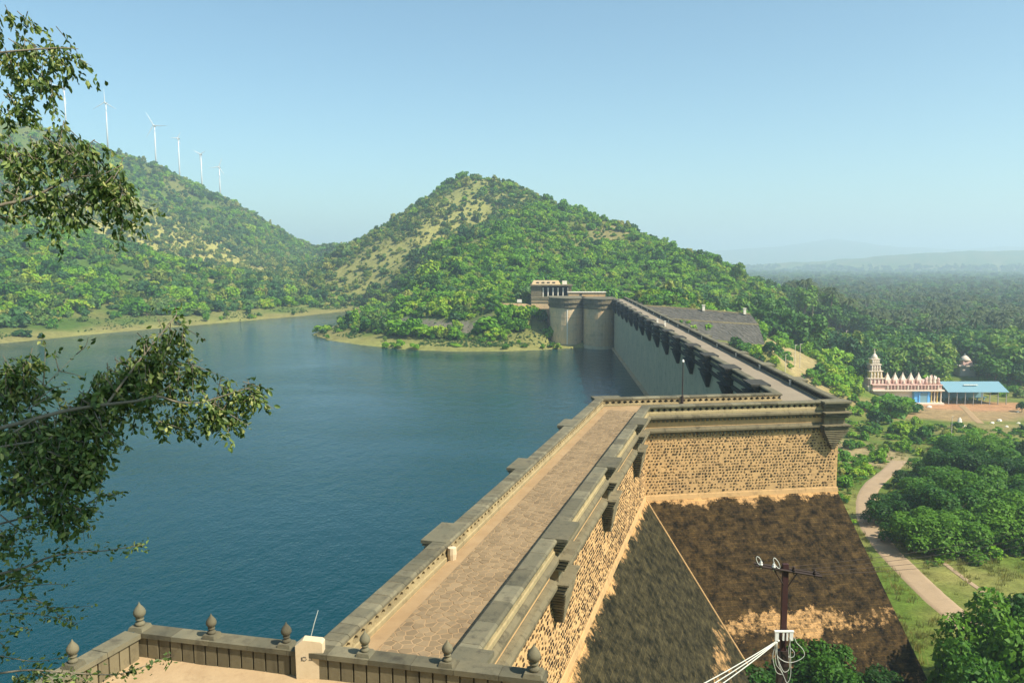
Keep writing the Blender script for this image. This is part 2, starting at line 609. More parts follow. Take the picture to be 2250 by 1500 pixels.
def in_poly(x, y, poly):
    ins = np.zeros(x.shape, bool)
    n = len(poly)
    for i in range(n):
        x1, y1 = poly[i]
        x2, y2 = poly[(i + 1) % n]
        c = (y1 > y) != (y2 > y)
        xx = (x2 - x1) * (y - y1) / ((y2 - y1) if y2 != y1 else 1e-9) + x1
        ins ^= c & (x < xx)
    return ins


def seg_dist(x, y, pts, zs=None):
    best = np.full(x.shape, 1e9)
    zb = np.zeros(x.shape)
    for i in range(len(pts) - 1):
        ax, ay = pts[i][:2]
        bx, by = pts[i + 1][:2]
        dx, dy = bx - ax, by - ay
        t = np.clip(((x - ax) * dx + (y - ay) * dy) / (dx * dx + dy * dy), 0, 1)
        d = np.hypot(x - ax - t * dx, y - ay - t * dy)
        m = d < best
        best = np.where(m, d, best)
        if zs is not None:
            zb = np.where(m, zs[i] + t * (zs[i + 1] - zs[i]), zb)
    return best, zb


def ridge_pts(l):
    p = np.array([at_depth(*q) for q in l])
    return p[:, :2], p[:, 2]


RIDGES = [
    # far left mountain running to the saddle and up the middle hill
    (*ridge_pts([(-900, 20, 900), (-450, 110, 900), (-150, 190, 900), (0, 262, 900), (110, 285, 930), (230, 325, 980), (330, 360, 1010), (400, 392, 1050), (480, 432, 1080), (540, 474, 1100),
                 (600, 510, 1120), (640, 535, 1140), (690, 545, 1150), (760, 542, 1050), (850, 512, 900)]), 0.62, 0.0),
    (*ridge_pts([(850, 512, 900), (900, 490, 830), (950, 462, 780), (1000, 412, 740), (1030, 393, 715), (1050, 388, 700), (1110, 399, 690), (1150, 413, 670), (1190, 428, 650),
                 (1250, 462, 615), (1330, 492, 580)]), 0.62, 0.0),
    (*ridge_pts([(1330, 492, 580), (1380, 525, 545), (1450, 545, 520), (1530, 572, 490), (1580, 604, 470), (1620, 640, 455), (1650, 690, 440)]), 0.50, 0.0),
    # bright green spur running down towards the dam
    (*ridge_pts([(1190, 440, 610), (1150, 468, 560), (1090, 520, 500), (1010, 570, 450), (930, 612, 420), (850, 655, 400)]), 0.42, 0.0),
    # nearer low spur on the left shore
    (*ridge_pts([(-700, 330, 560), (-300, 400, 560), (0, 492, 560), (120, 515, 565), (250, 552, 565), (380, 600, 555), (500, 640, 545), (600, 665, 545)]), 0.30, 0.0),
    # distant ranges over the plain
    (*ridge_pts([(1500, 585, 4200), (1700, 580, 4200), (1900, 566, 4200), (2050, 553, 4200), (2250, 548, 4200), (2600, 540, 4200), (3200, 555, 4200)]), 0.10, 0.0),
    (*ridge_pts([(1300, 560, 8500), (1560, 553, 8500), (1700, 538, 8500), (1830, 524, 8500), (1920, 534, 8500), (2050, 545, 8500), (2400, 536, 8500), (3000, 545, 8500)]), 0.16, 0.0),
]


def side_down(x, y):
    """1 on the downstream (valley) side of the dam line, 0 on the reservoir side, blended past the abutment"""
    line = np.array([pt('A', -60, 3), pt('A', 16, 3), meet('A', 3, 'C', 3), meet('C', 3, 'B', 3), pt('B', 320, 3), (58, 420), (92, 560), (125, 800), (170, 1400), (300, 3000), (600, 12000)])
    ly = line[:, 1]
    lx = np.interp(y, ly, line[:, 0])
    # the C leg is nearly level in y: np.interp handles it as a steep step
    w = np.where(y > 322, 14 + (y - 322) * 0.25, 0.05)
    return np.clip((x - lx) / w + 0.5, 0, 1)


def height(x, y, fine=True):
    x = np.asarray(x, float)
    y = np.asarray(y, float)
    dsh, _ = seg_dist(x, y, SHORE)
    lake = in_poly(x, y, LAKE)
    sd = np.where(lake, -dsh, dsh)
    up = np.where(lake, np.maximum(-0.35 * dsh, -14), np.where(x > -110, np.interp(dsh, [0, 25, 40, 54, 130, 900], [0, 4.5, 10, 13.5, 22, 60]), np.interp(dsh, [0, 30, 120, 900], [0, 5, 14, 60])))
    # knoll that carries the pavilion
    kn = 15.4 - 0.55 * np.maximum(np.hypot(x - 3, y - 346) - 12, 0)
    up = np.where(lake | (x > 14), up, np.maximum(up, kn))
    up = np.minimum(up, 30)
    r = np.hypot(x, y)
    dn = -18 + 11 * np.exp(-((y - 50) / 130.0) ** 2) + 2.2 * fbm(x, y, 90, 3) * np.clip((r - 130) / 200, 0, 1)
    dn = dn - 8 * np.clip((y - 600) / 2500, 0, 1)
    # abutment shoulder behind the far end of the dam, on the valley side
    ex, ey = pt('B', 318, 0)
    dab = np.hypot(x - ex - 6, (y - ey - 14))
    dn = np.maximum(dn, 17.2 - 0.42 * np.maximum(dab - 16, 0))
    # earth bank under the stone-pitched wing
    de, ze = seg_dist(x, y, [(40, 293), (60, 288), (85, 284)], [9.0, 6.5, 4.0])
    dn = np.maximum(dn, ze - 0.85 * np.maximum(de - 3, 0))
    w = side_down(x, y)
    base = up * (1 - w) + dn * w
    hs = [base]
    for P, Z, k, _ in RIDGES:
        best = np.full(x.shape, -1e9)
        for i in range(len(P) - 1):
            d, z = seg_dist(x, y, P[i:i + 2], Z[i:i + 2])
            best = np.maximum(best, z - k * np.sqrt(d * d + 36) + 0.4 * 6)
        hs.append(best)
    hs = np.array(hs)
    s = 3.0
    mx = hs.max(0)
    h = mx + s * np.log(np.exp((hs - mx) / s).sum(0)) - s * math.log(1.0)
    h = np.where(mx - base < 0.5, np.minimum(h, base + (h - base) * 0.15 + 0.0), h)
    # rolling detail on the high land only
    amt = np.clip((h - base) / 25, 0, 1)
    if fine:
        h = h + amt * (13 * fbm(x, y, 95, 4) + 3.0 * fbm(x + 900, y, 22, 3))
        h = h + 0.5 * fbm(x, y, 14, 3) * np.clip((r - 90) / 60, 0, 1)
    h = np.where(lake, up + 0.4 * fbm(x, y, 14, 3), h)
    # keep the banks of the reservoir low and even
    near = np.clip(1 - (dsh - 24) / 30, 0, 1) * (1 - w) * (~lake)
    h = h * (1 - near) + np.minimum(h, up) * near
    # hill the camera stands on
    hc = 31.2 - 0.95 * np.maximum(y - 2, 0) - 0.02 * x * x * (x > 30) - 0.35 * np.maximum(np.abs(x) - 14, 0)
    h = np.where(y < 60, np.maximum(h, hc), h)
    return h


def ground_hit(px, py, t0=45.0, t1=9000.0):
    """first place on the land that this line of sight meets"""
    r = ray(px, py)
    t = np.geomspace(t0, t1, 900)
    P = EYE[None] + r[None] * t[:, None]
    d = P[:, 2] - height(P[:, 0], P[:, 1])
    i = np.argmax(d < 0)
    if d[i] >= 0:
        return None
    a, b = t[max(i - 1, 0)], t[i]
    for _ in range(12):
        c = 0.5 * (a + b)
        p = EYE + r * c
        if p[2] < float(height(p[:1], p[1:2])[0]):
            b = c
        else:
            a = c
    return EYE + r * b


def terrain_mesh():
    az = np.radians(np.concatenate([np.arange(-180, -44, 4.0), np.arange(-44, 44.01, 0.22), np.arange(48, 180, 4.0)]))
    rr = np.concatenate([np.geomspace(0.3, 60, 50)[:-1], np.geomspace(60, 1500, 300)[:-1], np.geomspace(1500, 16000, 60)])
    A_, R_ = np.meshgrid(az, rr)
    X, Y = R_ * np.sin(A_), R_ * np.cos(A_)
    Z = height(X.ravel(), Y.ravel()).reshape(X.shape)
    V = np.stack([X.ravel(), Y.ravel(), Z.ravel()], 1)
    nr, na = X.shape
    i = np.arange(nr - 1)[:, None] * na + np.arange(na)[None]
    j = np.arange(nr - 1)[:, None] * na + (np.arange(na)[None] + 1) % na
    Fq = np.stack([i, j, j + na, i + na], -1).reshape(-1, 4)
    # close the hole under the camera
    c = len(V)
    V = np.vstack([V, [[0, 0, float(height(np.zeros(1), np.zeros(1))[0])]]])
    k = np.arange(na)
    tri = np.stack([np.full(na, c), (k + 1) % na, k, k], 1)
    me = new_mesh_np('ground', V, Fq, None, True)
    return me, V


FIELD = [ground_hit(*q) for q in ((1755, 792), (1785, 782), (1825, 768), (1860, 758))]


STRAW = [(-400, 780), (-366, 806), (-317, 827), (-284, 849), (-218, 751), (-148, 627), (-93, 609), (-55, 620)]


def straw(x, y):
    d, _ = seg_dist(x, y, STRAW)
    return np.exp(-(d / 62.0) ** 2)


def zone_colour(x, y, z):
    """ground cover: scrub soil, dry grass, shore, bare earth"""
    n1 = fbm(x, y, 60, 4) + 0.5
    n2 = fbm(x + 300, y - 80, 18, 4) + 0.5
    n3 = fbm(x - 500, y + 80, 260, 3) + 0.5
    green = np.array([0.065, 0.115, 0.02])
    dry = np.array([0.27, 0.22, 0.085])
    earth = np.array([0.34, 0.215, 0.115])
    C = np.zeros((len(x), 3))
    t = np.clip((n1 * 0.6 + n2 * 0.4 - 0.44) / 0.16, 0, 1)[:, None]
    C[:] = green * (1 - t) + np.array([0.13, 0.14, 0.04]) * t
    dsh, _ = seg_dist(x, y, SHORE)
    w = side_down(x, y)
    up = w < 0.5
    # straw-coloured slopes of the saddle between the hills
    sad = straw(x, y) * 1.4
    s = np.clip(sad * (0.45 + n2 * 1.0), 0, 1)[:, None] * up[:, None]
    C = C * (1 - s) + np.array([0.29, 0.275, 0.08]) * s
    # paler ground behind the spur's crest, its lighter, hazier look put into the colour
    crest_x = np.interp(y, [300, 400, 420, 450, 500, 560, 610, 640], [-90, -61, -45, -29, -10, 14, 22, 60])
    rb = ((x < crest_x) & (x > -230) & (y > 430) & (y < 720) & up)[:, None] * np.clip(n2[:, None] * 1.6 - 0.3, 0, 1)
    C = C * (1 - rb) + np.array([0.20, 0.205, 0.065]) * rb
    # bare shoulder of the green spur
    b = np.exp(-((x - 70) / 36.0) ** 2 - ((y - 560) / 50.0) ** 2)[:, None] * np.clip((n2[:, None] - 0.35) * 3, 0, 1)
    C = C * (1 - b) + np.array([0.22, 0.19, 0.075]) * b
    # draw-down shore
    sh = (np.clip((16 - dsh + 10 * (n2 - 0.5)) / 8, 0, 1) * up)[:, None]
    shc = np.array([0.23, 0.215, 0.075]) * (1 - n2[:, None] * 0.35) + np.array([0.02, 0.05, 0.0]) * np.clip(n1[:, None] * 2 - 0.9, 0, 1)
    C = C * (1 - sh) + shc * sh
    # valley: grass with bare earth
    vg = np.array([0.10, 0.16, 0.022]) * (1 - n2[:, None] * 0.4) + np.array([0.10, 0.06, 0.03]) * np.clip((n2[:, None] - 0.42) * 4, 0, 1)
    v = ((w > 0.5) & (z < 12))[:, None]
    C = np.where(v, vg, C)

    def patch(cx, cy, rx, ry, col, amt=1.0, sharp=2.0):
        nonlocal C
        q = ((x - cx) / rx) ** 2 + ((y - cy) / ry) ** 2
        f = np.clip((1.0 - q) * sharp + (n2 - 0.5) * 2.0, 0, 1)[:, None] * amt
        C = C * (1 - f) + np.array(col) * f
    patch(146, 266, 38, 18, (0.30, 0.20, 0.105), 0.85)          # temple yard
    patch(168, 280, 34, 12, (0.40, 0.21, 0.11), 0.9)
    patch(140, 236, 26, 10, (0.22, 0.18, 0.08), 0.6)
    patch(170, 205, 30, 16, (0.36, 0.29, 0.19), 0.9)
    for fx, fy, _z in FIELD:
        patch(fx, fy, 14, 30, (0.30, 0.235, 0.11), 0.95)        # dry field with poles
    pit = (((dsh > 24.5) & (dsh < 35) & (x > -78) & (x < 0) & (z < 10.5) & up & (y < 400))[:, None]) * 0.8
    C = C * (1 - pit) + np.array([0.14, 0.125, 0.105]) * pit
    patch(88, 205, 14, 26, (0.32, 0.24, 0.13), 0.8)
    patch(60, 118, 20, 24, (0.20, 0.20, 0.06), 0.8, 1.0)
    patch(66, 96, 22, 16, (0.24, 0.22, 0.07), 0.9, 1.0)
    return C


me_g, Vg = terrain_mesh()
cg = zone_colour(Vg[:, 0], Vg[:, 1], Vg[:, 2])
ca = me_g.color_attributes.new('cover', 'FLOAT_COLOR', 'POINT')
ca.data.foreach_set('color', np.hstack([cg, np.ones((len(cg), 1))]).astype(np.float32).ravel())


def ground_material():
    m, nt, out = mat_new('ground_cover')
    at = N(nt, 'ShaderNodeAttribute', attribute_name='cover')
    p = wpos(nt)
    n1 = noise_n(nt, 0.35, 8, 0.75, p)
    n2 = noise_n(nt, 2.5, 4, 0.7, p)
    r1 = ramp(nt, n1, [(0.3, 0.6), (0.5, 1.0), (0.72, 1.35)])
    c = mixc(nt, 1.0, at.outputs['Color'], r1.outputs[0], 'MULTIPLY')
    r2 = ramp(nt, n2, [(0.35, 0.75), (0.65, 1.25)])
    c = mixc(nt, 1.0, c, r2.outputs[0], 'MULTIPLY')
    principled(nt, out, c, 0.95, 0.1, n1, 0.6, 0.6)
    return m


M['ground'] = ground_material()
me_g.materials.append(M['ground'])
ground = add('ground', me_g)
setp(ground, kind='structure')


def drape(name, pts, width, mat, lift=0.06, sub=6, edge=0.25, kind='structure'):
    """a strip laid over the land along world points (x, y)"""
    pts = np.array(pts, float)
    t = np.linspace(0, len(pts) - 1, (len(pts) - 1) * sub + 1)
    # Catmull-like smoothing through linear interpolation and a moving average
    xs, ys = np.interp(t, range(len(pts)), pts[:, 0]), np.interp(t, range(len(pts)), pts[:, 1])
    for _ in range(6):
        xs[1:-1] = (xs[:-2] + xs[1:-1] * 2 + xs[2:]) / 4
        ys[1:-1] = (ys[:-2] + ys[1:-1] * 2 + ys[2:]) / 4
    dx, dy = np.gradient(xs), np.gradient(ys)
    L = np.hypot(dx, dy)
    nx, ny = -dy / L, dx / L
    ac = 9
    V = []
    for i in range(len(xs)):
        for k in range(ac):
            s = (k / (ac - 1) - 0.5) * width
            if k in (0, ac - 1):
                s *= 1 + edge * (vnoise(np.array([i * 0.9 + k]), np.array([3.3]))[0] - 0.5)
            V.append((xs[i] + nx[i] * s, ys[i] + ny[i] * s))
    V = np.array(V)
    lf = np.tile(np.where(np.isin(np.arange(ac), (0, ac - 1)), -0.25, lift), len(xs))
    Z = height(V[:, 0], V[:, 1]) + lf
    V = np.column_stack([V, Z])
    i = np.arange(len(xs) - 1)[:, None] * ac + np.arange(ac - 1)[None]
    F = np.stack([i, i + 1, i + 1 + ac, i + ac], -1).reshape(-1, 4)
    o = add(name, new_mesh_np(name, V, F, mat, True))
    setp(o, kind=kind)
    return o


# ------------------------------------------------------------------ water
def water_material():
    m, nt, out = mat_new('reservoir_water')
    p = wpos(nt, (1.0, 0.55, 1.0))
    w1 = noise_n(nt, 0.42, 4, 0.62, p)
    p2 = wpos(nt, (1.0, 0.7, 1.0))
    w2 = noise_n(nt, 2.1, 3, 0.6, p2)
    big = noise_n(nt, 0.012, 3, 0.5, wpos(nt))
    s = N(nt, 'ShaderNodeMath', operation='MULTIPLY_ADD')
    nt.links.new(w2, s.inputs[0])
    s.inputs[1].default_value = 0.35
    nt.links.new(w1, s.inputs[2])
    pr = principled(nt, out, mixc(nt, big, (0.0001, 0.030, 0.042), (0.0003, 0.044, 0.056)), 0.05, 0.34, s.outputs[0], 0.9, 0.30)
    pr.inputs['IOR'].default_value = 1.33
    # breeze: ruffled patches and calmer lanes
    lanes = noise_n(nt, 1.0, 4, 0.6, wpos(nt, (0.011, 0.03, 1.0)))
    mrw = N(nt, 'ShaderNodeMapRange')
    nt.links.new(lanes, mrw.inputs[0])
    mrw.inputs[1].default_value = 0.35
    mrw.inputs[2].default_value = 0.65
    mrw.inputs[3].default_value = 0.45
    mrw.inputs[4].default_value = 1.0
    for n_b in nt.nodes:
        if n_b.type == 'BUMP':
            nt.links.new(mrw.outputs[0], n_b.inputs['Strength'])
    return m


M['water'] = water_material()
wp = np.array([(-12, 30), (-60, 18), (-400, 10), (-420, 250), (-260, 420), (-180, 600), (-60, 600), (-60, 420), (10, 330), (42, 318)])
wv = [tuple(p) for p in wp] + [tuple(pt('B', 316, 3)), tuple(meet('B', 3, 'C', 3)), tuple(meet('C', 3, 'A', 3)), tuple(pt('A', 30, 3))]
wme = new_mesh('water', [(x, y, 0.0) for x, y in wv], [tuple(reversed(range(len(wv))))], M['water'])
water = add('water', wme)
setp(water, kind='structure')

# ------------------------------------------------------------------ the dam
dam = empty('masonry_dam', (*meet('C', 3, 'B', 3), 0.0))
DAM0 = np.array([*meet('C', 3, 'B', 3), 0.0])
setp(dam, 'long stone masonry dam with zigzag crest walkway, pierced parapets and stained sloping face', 'dam')


def dadd(name, mb, mat, parent=dam, smooth=False):
    """build a dam part given in world coordinates under the dam's empty"""
    v = np.array(mb.v, float) - DAM0
    me = new_mesh(name, v, mb.f, mat, smooth)
    return add(name, me, parent)


def sweep(mb, seg, prof, u0=None, u1=None):
    """extrude a profile of (offset, z) (offset may be a dict per leg) along a leg; u0/u1 cut it square"""
    r0, r1 = [], []
    for o, z in prof:
        a, b = ends(seg, o)
        if u0 is not None:
            a = pt(seg, u0, o[seg] if isinstance(o, dict) else o)
        if u1 is not None:
            b = pt(seg, u1, o[seg] if isinstance(o, dict) else o)
        r0.append((*a, z))
        r1.append((*b, z))
    mb.rings([r0, r1])
    return mb


Z_FLOOR, Z_TOP, Z_LIP = 18.0, 18.82, 9.6
RUN = {'A': 0.8, 'C': 0.8, 'B': 0.34}


def batter_o(z):
    return {k: 0.4 - RUN[k] * (Z_LIP - z) for k in RUN}


for seg in 'ACB':
    mb = sweep(MB(), seg, [(5.6, Z_LIP), (5.6, 17.9), (0.4, 17.9), (0.4, Z_LIP)])
    if seg == 'B':
        w_ = dadd('upper_wall', mb, M['plaster'])
    else:
        w_ = dadd('upper_wall', mb, M['plaster'])
    if seg == 'A':
        WALL_A = w_
    if seg == 'C':
        WALL_C = w_
    zt = -24.0
    mb = sweep(MB(), seg, [(5.6, zt), (5.6, Z_LIP - 0.002), (0.42, Z_LIP - 0.002), (batter_o(zt), zt)])
    dadd('sloping_face', mb, M['batter_side' if seg == 'A' else 'batter'])
    # water face skin, 3 cm proud of the core
    mb = sweep(MB(), seg, [(5.6, -15), (5.66, -15), (5.66, 17.2), (5.6, 17.2)])
    dadd('water_face', mb, M['wetwall'])

# ledge along the water line of the far leg
dadd('water_ledge', sweep(MB(), 'B', [(5.67, -1), (6.55, -1), (6.5, 0.42), (5.67, 0.5)]), M['tower'])
# pale drain curb in the fold between the two sloping faces
fold = []
for z_ in np.linspace(Z_LIP - 0.2, -8, 16):
    b_ = batter_o(z_)
    q_ = meet('A', b_['A'] - 0.05, 'C', b_['C'] - 0.05)
    fold.append((q_[0], q_[1], z_))
dadd('fold_curb', MB().tube(fold, 0.075, 6), M['plaster'])
# a lip of lighter render where wall meets slope
for seg in 'AC':
    dadd('render_lip', sweep(MB(), seg, [(0.36, Z_LIP - 0.28), (0.2, Z_LIP - 0.30), (0.3, Z_LIP + 0.12), (0.36, Z_LIP + 0.2)]), M['plaster'])

# cornices on both sides of the crest (two tiers on the valley side, two on the water side)
COR1 = [(0.38, 17.30), (0.12, 17.34), (0.0, 17.48), (-0.14, 17.56), (-0.14, 17.74), (0.05, 17.9), (0.38, 17.97)]
COR2 = [(0.38, 15.95), (0.16, 15.98), (0.06, 16.10), (-0.08, 16.18), (-0.08, 16.36), (0.1, 16.5), (0.38, 16.58)]


def flip(prof):
    return [(6.0 - o, z) for o, z in reversed(prof)]


for seg in 'ACB':
    for prof in (COR1, COR2):
        dadd('cornice', sweep(MB(), seg, prof), M['parapet'])
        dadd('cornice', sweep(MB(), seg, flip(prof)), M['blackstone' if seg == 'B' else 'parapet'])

# dentils under the valley-side cornices of the two near legs
dent = MB().box((0, 0, 0), (0.2, 0.22, 0.15)).mesh('dentil', M['parapet'])
n_d = 0
for seg, step in (('C', 0.46), ('A', 0.46)):
    ua, ub = leg_u(seg, 0.3)
    if seg == 'A':
        ua = 27.0
    u = ua + 0.3
    while u < ub - 0.2:
        for z in (17.22, 15.86):
            p = pt(seg, u, 0.27)
            add('dentil', dent, dam, (p[0] - DAM0[0], p[1] - DAM0[1], z), (0, 0, -ANG[seg]))
            n_d += 1
        u += step if n_d < 250 else step * 1.4
    # (dentils thin out along the near leg where the wall turns edge-on)

# ---- floors
dadd('walkway', sweep(MB(), 'C', [(5.0, 17.88), (5.0, Z_FLOOR), (1.0, Z_FLOOR), (1.0, 17.88)]), M['mortar'])
dadd('crest_road', sweep(MB(), 'B', [(5.2, 17.88), (5.2, Z_FLOOR + 0.01), (0.8, Z_FLOOR + 0.01), (0.8, 17.88)]), M['road'])
WALK = dadd('walkway', sweep(MB(), 'A', [(5.0, 17.88), (5.0, Z_FLOOR - 0.006), (1.0, Z_FLOOR - 0.006), (1.0, 17.88)]), M['mortar'])


# irregular flagstones: cells of a jittered lattice, cut by the bisectors to their neighbours
def clip(poly, nx, ny, c):
    out = []
    for i in range(len(poly)):
        p, q = poly[i], poly[(i + 1) % len(poly)]
        dp, dq = p[0] * nx + p[1] * ny - c, q[0] * nx + q[1] * ny - c
        if dp <= 0:
            out.append(p)
        if (dp < 0) != (dq < 0) and dp != dq:
            t = dp / (dp - dq)
            out.append((p[0] + t * (q[0] - p[0]), p[1] + t * (q[1] - p[1])))
    return out


flags = []
ua, ub = 22.0, leg_u('A', 3.0)[1] + 1.0
du, dvv = 0.46, 0.39
seeds = {}
rows = int((ub - ua) / du)
cols = int(3.30 / dvv)
for i in range(-1, rows + 1):
    for j in range(-1, cols + 3):
        seeds[i, j] = (ua + (i + 0.5 + (0.5 * (j % 2) if True else 0)) * du + random.uniform(-0.15, 0.15), 1.06 + (j + 0.5) * dvv + random.uniform(-0.12, 0.12))
joined_v, joined_f = [], []
n_flag = 0
endC = leg_u('A', 3.0)[1]
for i in range(0, rows):
    for j in range(0, cols + 1):
        s = seeds[i, j]
        poly = [(s[0] - 0.8, max(s[1] - 0.8, 1.02)), (s[0] + 0.8, max(s[1] - 0.8, 1.02)), (s[0] + 0.8, min(s[1] + 0.8, 4.32)), (s[0] - 0.8, min(s[1] + 0.8, 4.32))]
        for a in range(-2, 3):
            for b in range(-2, 3):
                q = seeds.get((i + a, j + b))
                if q is None or (a == 0 and b == 0):
                    continue
                nx, ny = q[0] - s[0], q[1] - s[1]
                L = math.hypot(nx, ny)
                nx, ny = nx / L, ny / L
                c = nx * (s[0] + q[0]) / 2 + ny * (s[1] + q[1]) / 2 - 0.021
                poly = clip(poly, nx, ny, c)
        if len(poly) < 3 or s[0] > endC - 0.5:
            continue
        z1 = Z_FLOOR + random.uniform(0.0, 0.018)
        w = [pt('A', u, o) for u, o in poly]
        c0 = sum(w) / len(w)
        # bevelled top
        base = [(p[0], p[1], Z_FLOOR - 0.03) for p in w]
        mid = [(p[0], p[1], z1 - 0.012) for p in w]
        top = [(c0[0] + (p[0] - c0[0]) * 0.93, c0[1] + (p[1] - c0[1]) * 0.93, z1) for p in w]
        if n_flag < 300:
            m_ = MB().rings([base, mid, top], cap=False)
            n = len(w)
            m_.f.append(tuple(range(2 * n, 3 * n)))
            v = np.array(m_.v) - np.array([c0[0], c0[1], Z_FLOOR])
            add('paving_stone', new_mesh('paving_stone', v, m_.f, M['flag']), WALK, (c0[0] - DAM0[0], c0[1] - DAM0[1], Z_FLOOR))
        else:
            n = len(w)
            b0 = len(joined_v)
            joined_v += mid + top
            joined_f += [(b0 + k, b0 + (k + 1) % n, b0 + n + (k + 1) % n, b0 + n + k) for k in range(n)]
            joined_f.append(tuple(range(b0 + n, b0 + 2 * n)))
        n_flag += 1
mbj = MB()
mbj.v, mbj.f = joined_v, joined_f
o = dadd('paving_stone', mbj, M['flag'], WALK)
setp(o, 'far flagstones of the walkway', kind='stuff')

# ---- rubble stones standing proud of the render on the near leg and the turn
stones = []
for seg, uu in (('A', (27.0, leg_u('A', 0.4)[1] - 0.15)), ('C', (leg_u('C', 0.4)[0] + 0.2, leg_u('C', 0.4)[1] - 0.2))):
    z = Z_LIP + 0.42
    r = 0
    while z < 15.7:
        u = uu[0] + (0.18 if r % 2 else 0) + random.uniform(-0.05, 0.05)
        while u < uu[1]:
            keep = vnoise(np.array([u * 0.55 + (40 if seg == 'C' else 0)]), np.array([z * 0.9]))[0]
            if random.random() < 0.62 + keep * 0.55:
                stones.append((seg, u + random.uniform(-0.03, 0.03), z + random.uniform(-0.02, 0.02), random.choice((random.uniform(0.12, 0.2), random.uniform(0.18, 0.3))), random.uniform(0.09, 0.19)))
            u += random.uniform(0.29, 0.4)
        z += 0.295
        r += 1


def stone_mb(mb, seg, u, z, w, h, proud):
    """a rough block: a quad on the wall, a smaller uneven quad in front"""
    q = []
    for oo, sc in ((0.42, 1.0), (0.4 - proud, 0.8)):
        for a, b in ((-1, -1), (1, -1), (1, 1), (-1, 1)):
            p = pt(seg, u + a * w / 2 * sc * random.uniform(0.85, 1.1), oo)
            q.append((p[0], p[1], z + b * h / 2 * sc * random.uniform(0.85, 1.1)))
    mb.addv(q, [(4, 5, 6, 7), (0, 1, 5, 4), (1, 2, 6, 5), (2, 3, 7, 6), (3, 0, 4, 7)])


def seen(s):
    p = pt(s[0], s[1], 0.4)
    d = math.hypot(*p)
    # near leg is seen edge-on: weight by how large the stone shows
    return s[3] * s[4] / d ** 2 * (0.45 if s[0] == 'A' else 1.0) if not (s[0] == 'A' and s[1] < 33 and s[2] > 13) else 0


stones.sort(key=seen, reverse=True)
mb_rest = {'A': MB(), 'C': MB()}
for k, s in enumerate(stones):
    pr_ = random.uniform(0.03, 0.075)
    if k < 300:
        m_ = MB()
        stone_mb(m_, *s, pr_)
        p = pt(s[0], s[1], 0.4)
        v = np.array(m_.v) - np.array([p[0], p[1], s[2]])
        add('wall_stone', new_mesh('wall_stone', v, m_.f, M['rubble']), WALL_A if s[0] == 'A' else WALL_C, (p[0] - DAM0[0], p[1] - DAM0[1], s[2]))
    else:
        stone_mb(mb_rest[s[0]], *s, pr_)
for seg, w_ in (('A', WALL_A), ('C', WALL_C)):
    o = dadd('wall_stone', mb_rest[seg], M['rubble'], w_)
    setp(o, 'small rubble stones of the wall', kind='stuff')

# ---- projecting bays
BAY_L = 3.0
BAYS = {('A', 'down'): [24.3, 39.7, 55.0, 70.4], ('A', 'up'): [22.2, 37.6, 52.8, 68.0],
        ('B', 'up'): [leg_u('B', 6)[0] + 6.0 + 14.4 * k for k in range(15)],
        ('B', 'down'): [leg_u('B', 0)[0] + 14.0 + 14.4 * k for k in range(15)]}


def bay_boxes(side):
    """(material key, length, offset from, offset to, z0, z1) of one bay; offsets measured outward from the edge line"""
    L = BAY_L
    # three tiers, each a stack of thin slabs stepping in downwards with open slots between; the last runs to a point
    out = [('coping', L, 0.70, -0.95, 18.66, 18.845), ('core', L - 0.7, 0.06, -0.6, 15.9, 18.66)]
    for top_, proj, n_, th, gap in ((18.62, 0.62, 4, 0.085, 0.075), (17.76, 0.82, 4, 0.10, 0.085), (16.42, 0.78, 3, 0.10, 0.09)):
        z = top_
        for k in range(n_):
            out.append(('tier', L - 0.05 - 0.07 * k, proj - 0.11 * k, -0.4, z - th, z))
            z -= th + gap
    z = 15.86
    for k in range(11):
        f = 1 - (k + 0.5) / 11.5
        out.append(('corbel', (L - 0.3) * f + 0.1, 0.52 * f + 0.08, -0.45, z - 0.11, z))
        z -= 0.195
    return out


BAYCACHE = {}


def bay(seg, side, u, dark=False, stretch=1.0):
    base = pt(seg, u + BAY_L / 2, 0.0 if side == 'down' else 6.0)
    rz = -ANG[seg] if side == 'down' else -ANG[seg] + math.pi
    if dark not in BAYCACHE:
        # modelled with +x outward, y along the wall
        groups = {}
        for key, L, o1, o0, z0, z1 in bay_boxes(side):
            mb = groups.setdefault(key, MB())
            mb.box(((o1 + o0) / 2, 0, (z0 + z1) / 2), (o1 - o0, L, z1 - z0 - 0.004))
        names = {'core': ('core', 'parapet'), 'block': ('pier', 'parapet'), 'coping': ('coping_slab', 'coping'), 'tier': ('moulding', 'parapet'), 'corbel': ('corbel', 'parapet')}
        BAYCACHE[dark] = {}
        for key, mb in groups.items():
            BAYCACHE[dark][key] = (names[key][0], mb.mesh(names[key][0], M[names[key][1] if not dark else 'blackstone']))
    e = bpy.data.objects.new('projecting_bay', None)
    e.parent = dam
    e.location = (base[0] - DAM0[0], base[1] - DAM0[1], 0)
    e.rotation_euler = (0, 0, rz)
    COL.objects.link(e)
    e.scale = (stretch, stretch * 1.1 if stretch > 1 else 1, 1)
    for key, (nm, me) in BAYCACHE[dark].items():
        add(nm, me, e)
    return e


for (seg, side), us in BAYS.items():
    for u in us:
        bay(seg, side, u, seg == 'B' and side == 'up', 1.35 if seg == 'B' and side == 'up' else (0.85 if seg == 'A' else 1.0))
# corner bays: valley end and water end of the turn
bay('C', 'down', leg_u('C', 0)[1] - 2.6)
bay('C', 'up', leg_u('C', 6.0)[0] - 0.4)

# ---- parapets: plinth, hourglass balusters (diamond holes between them) and coping stones
BAL_P = 0.62


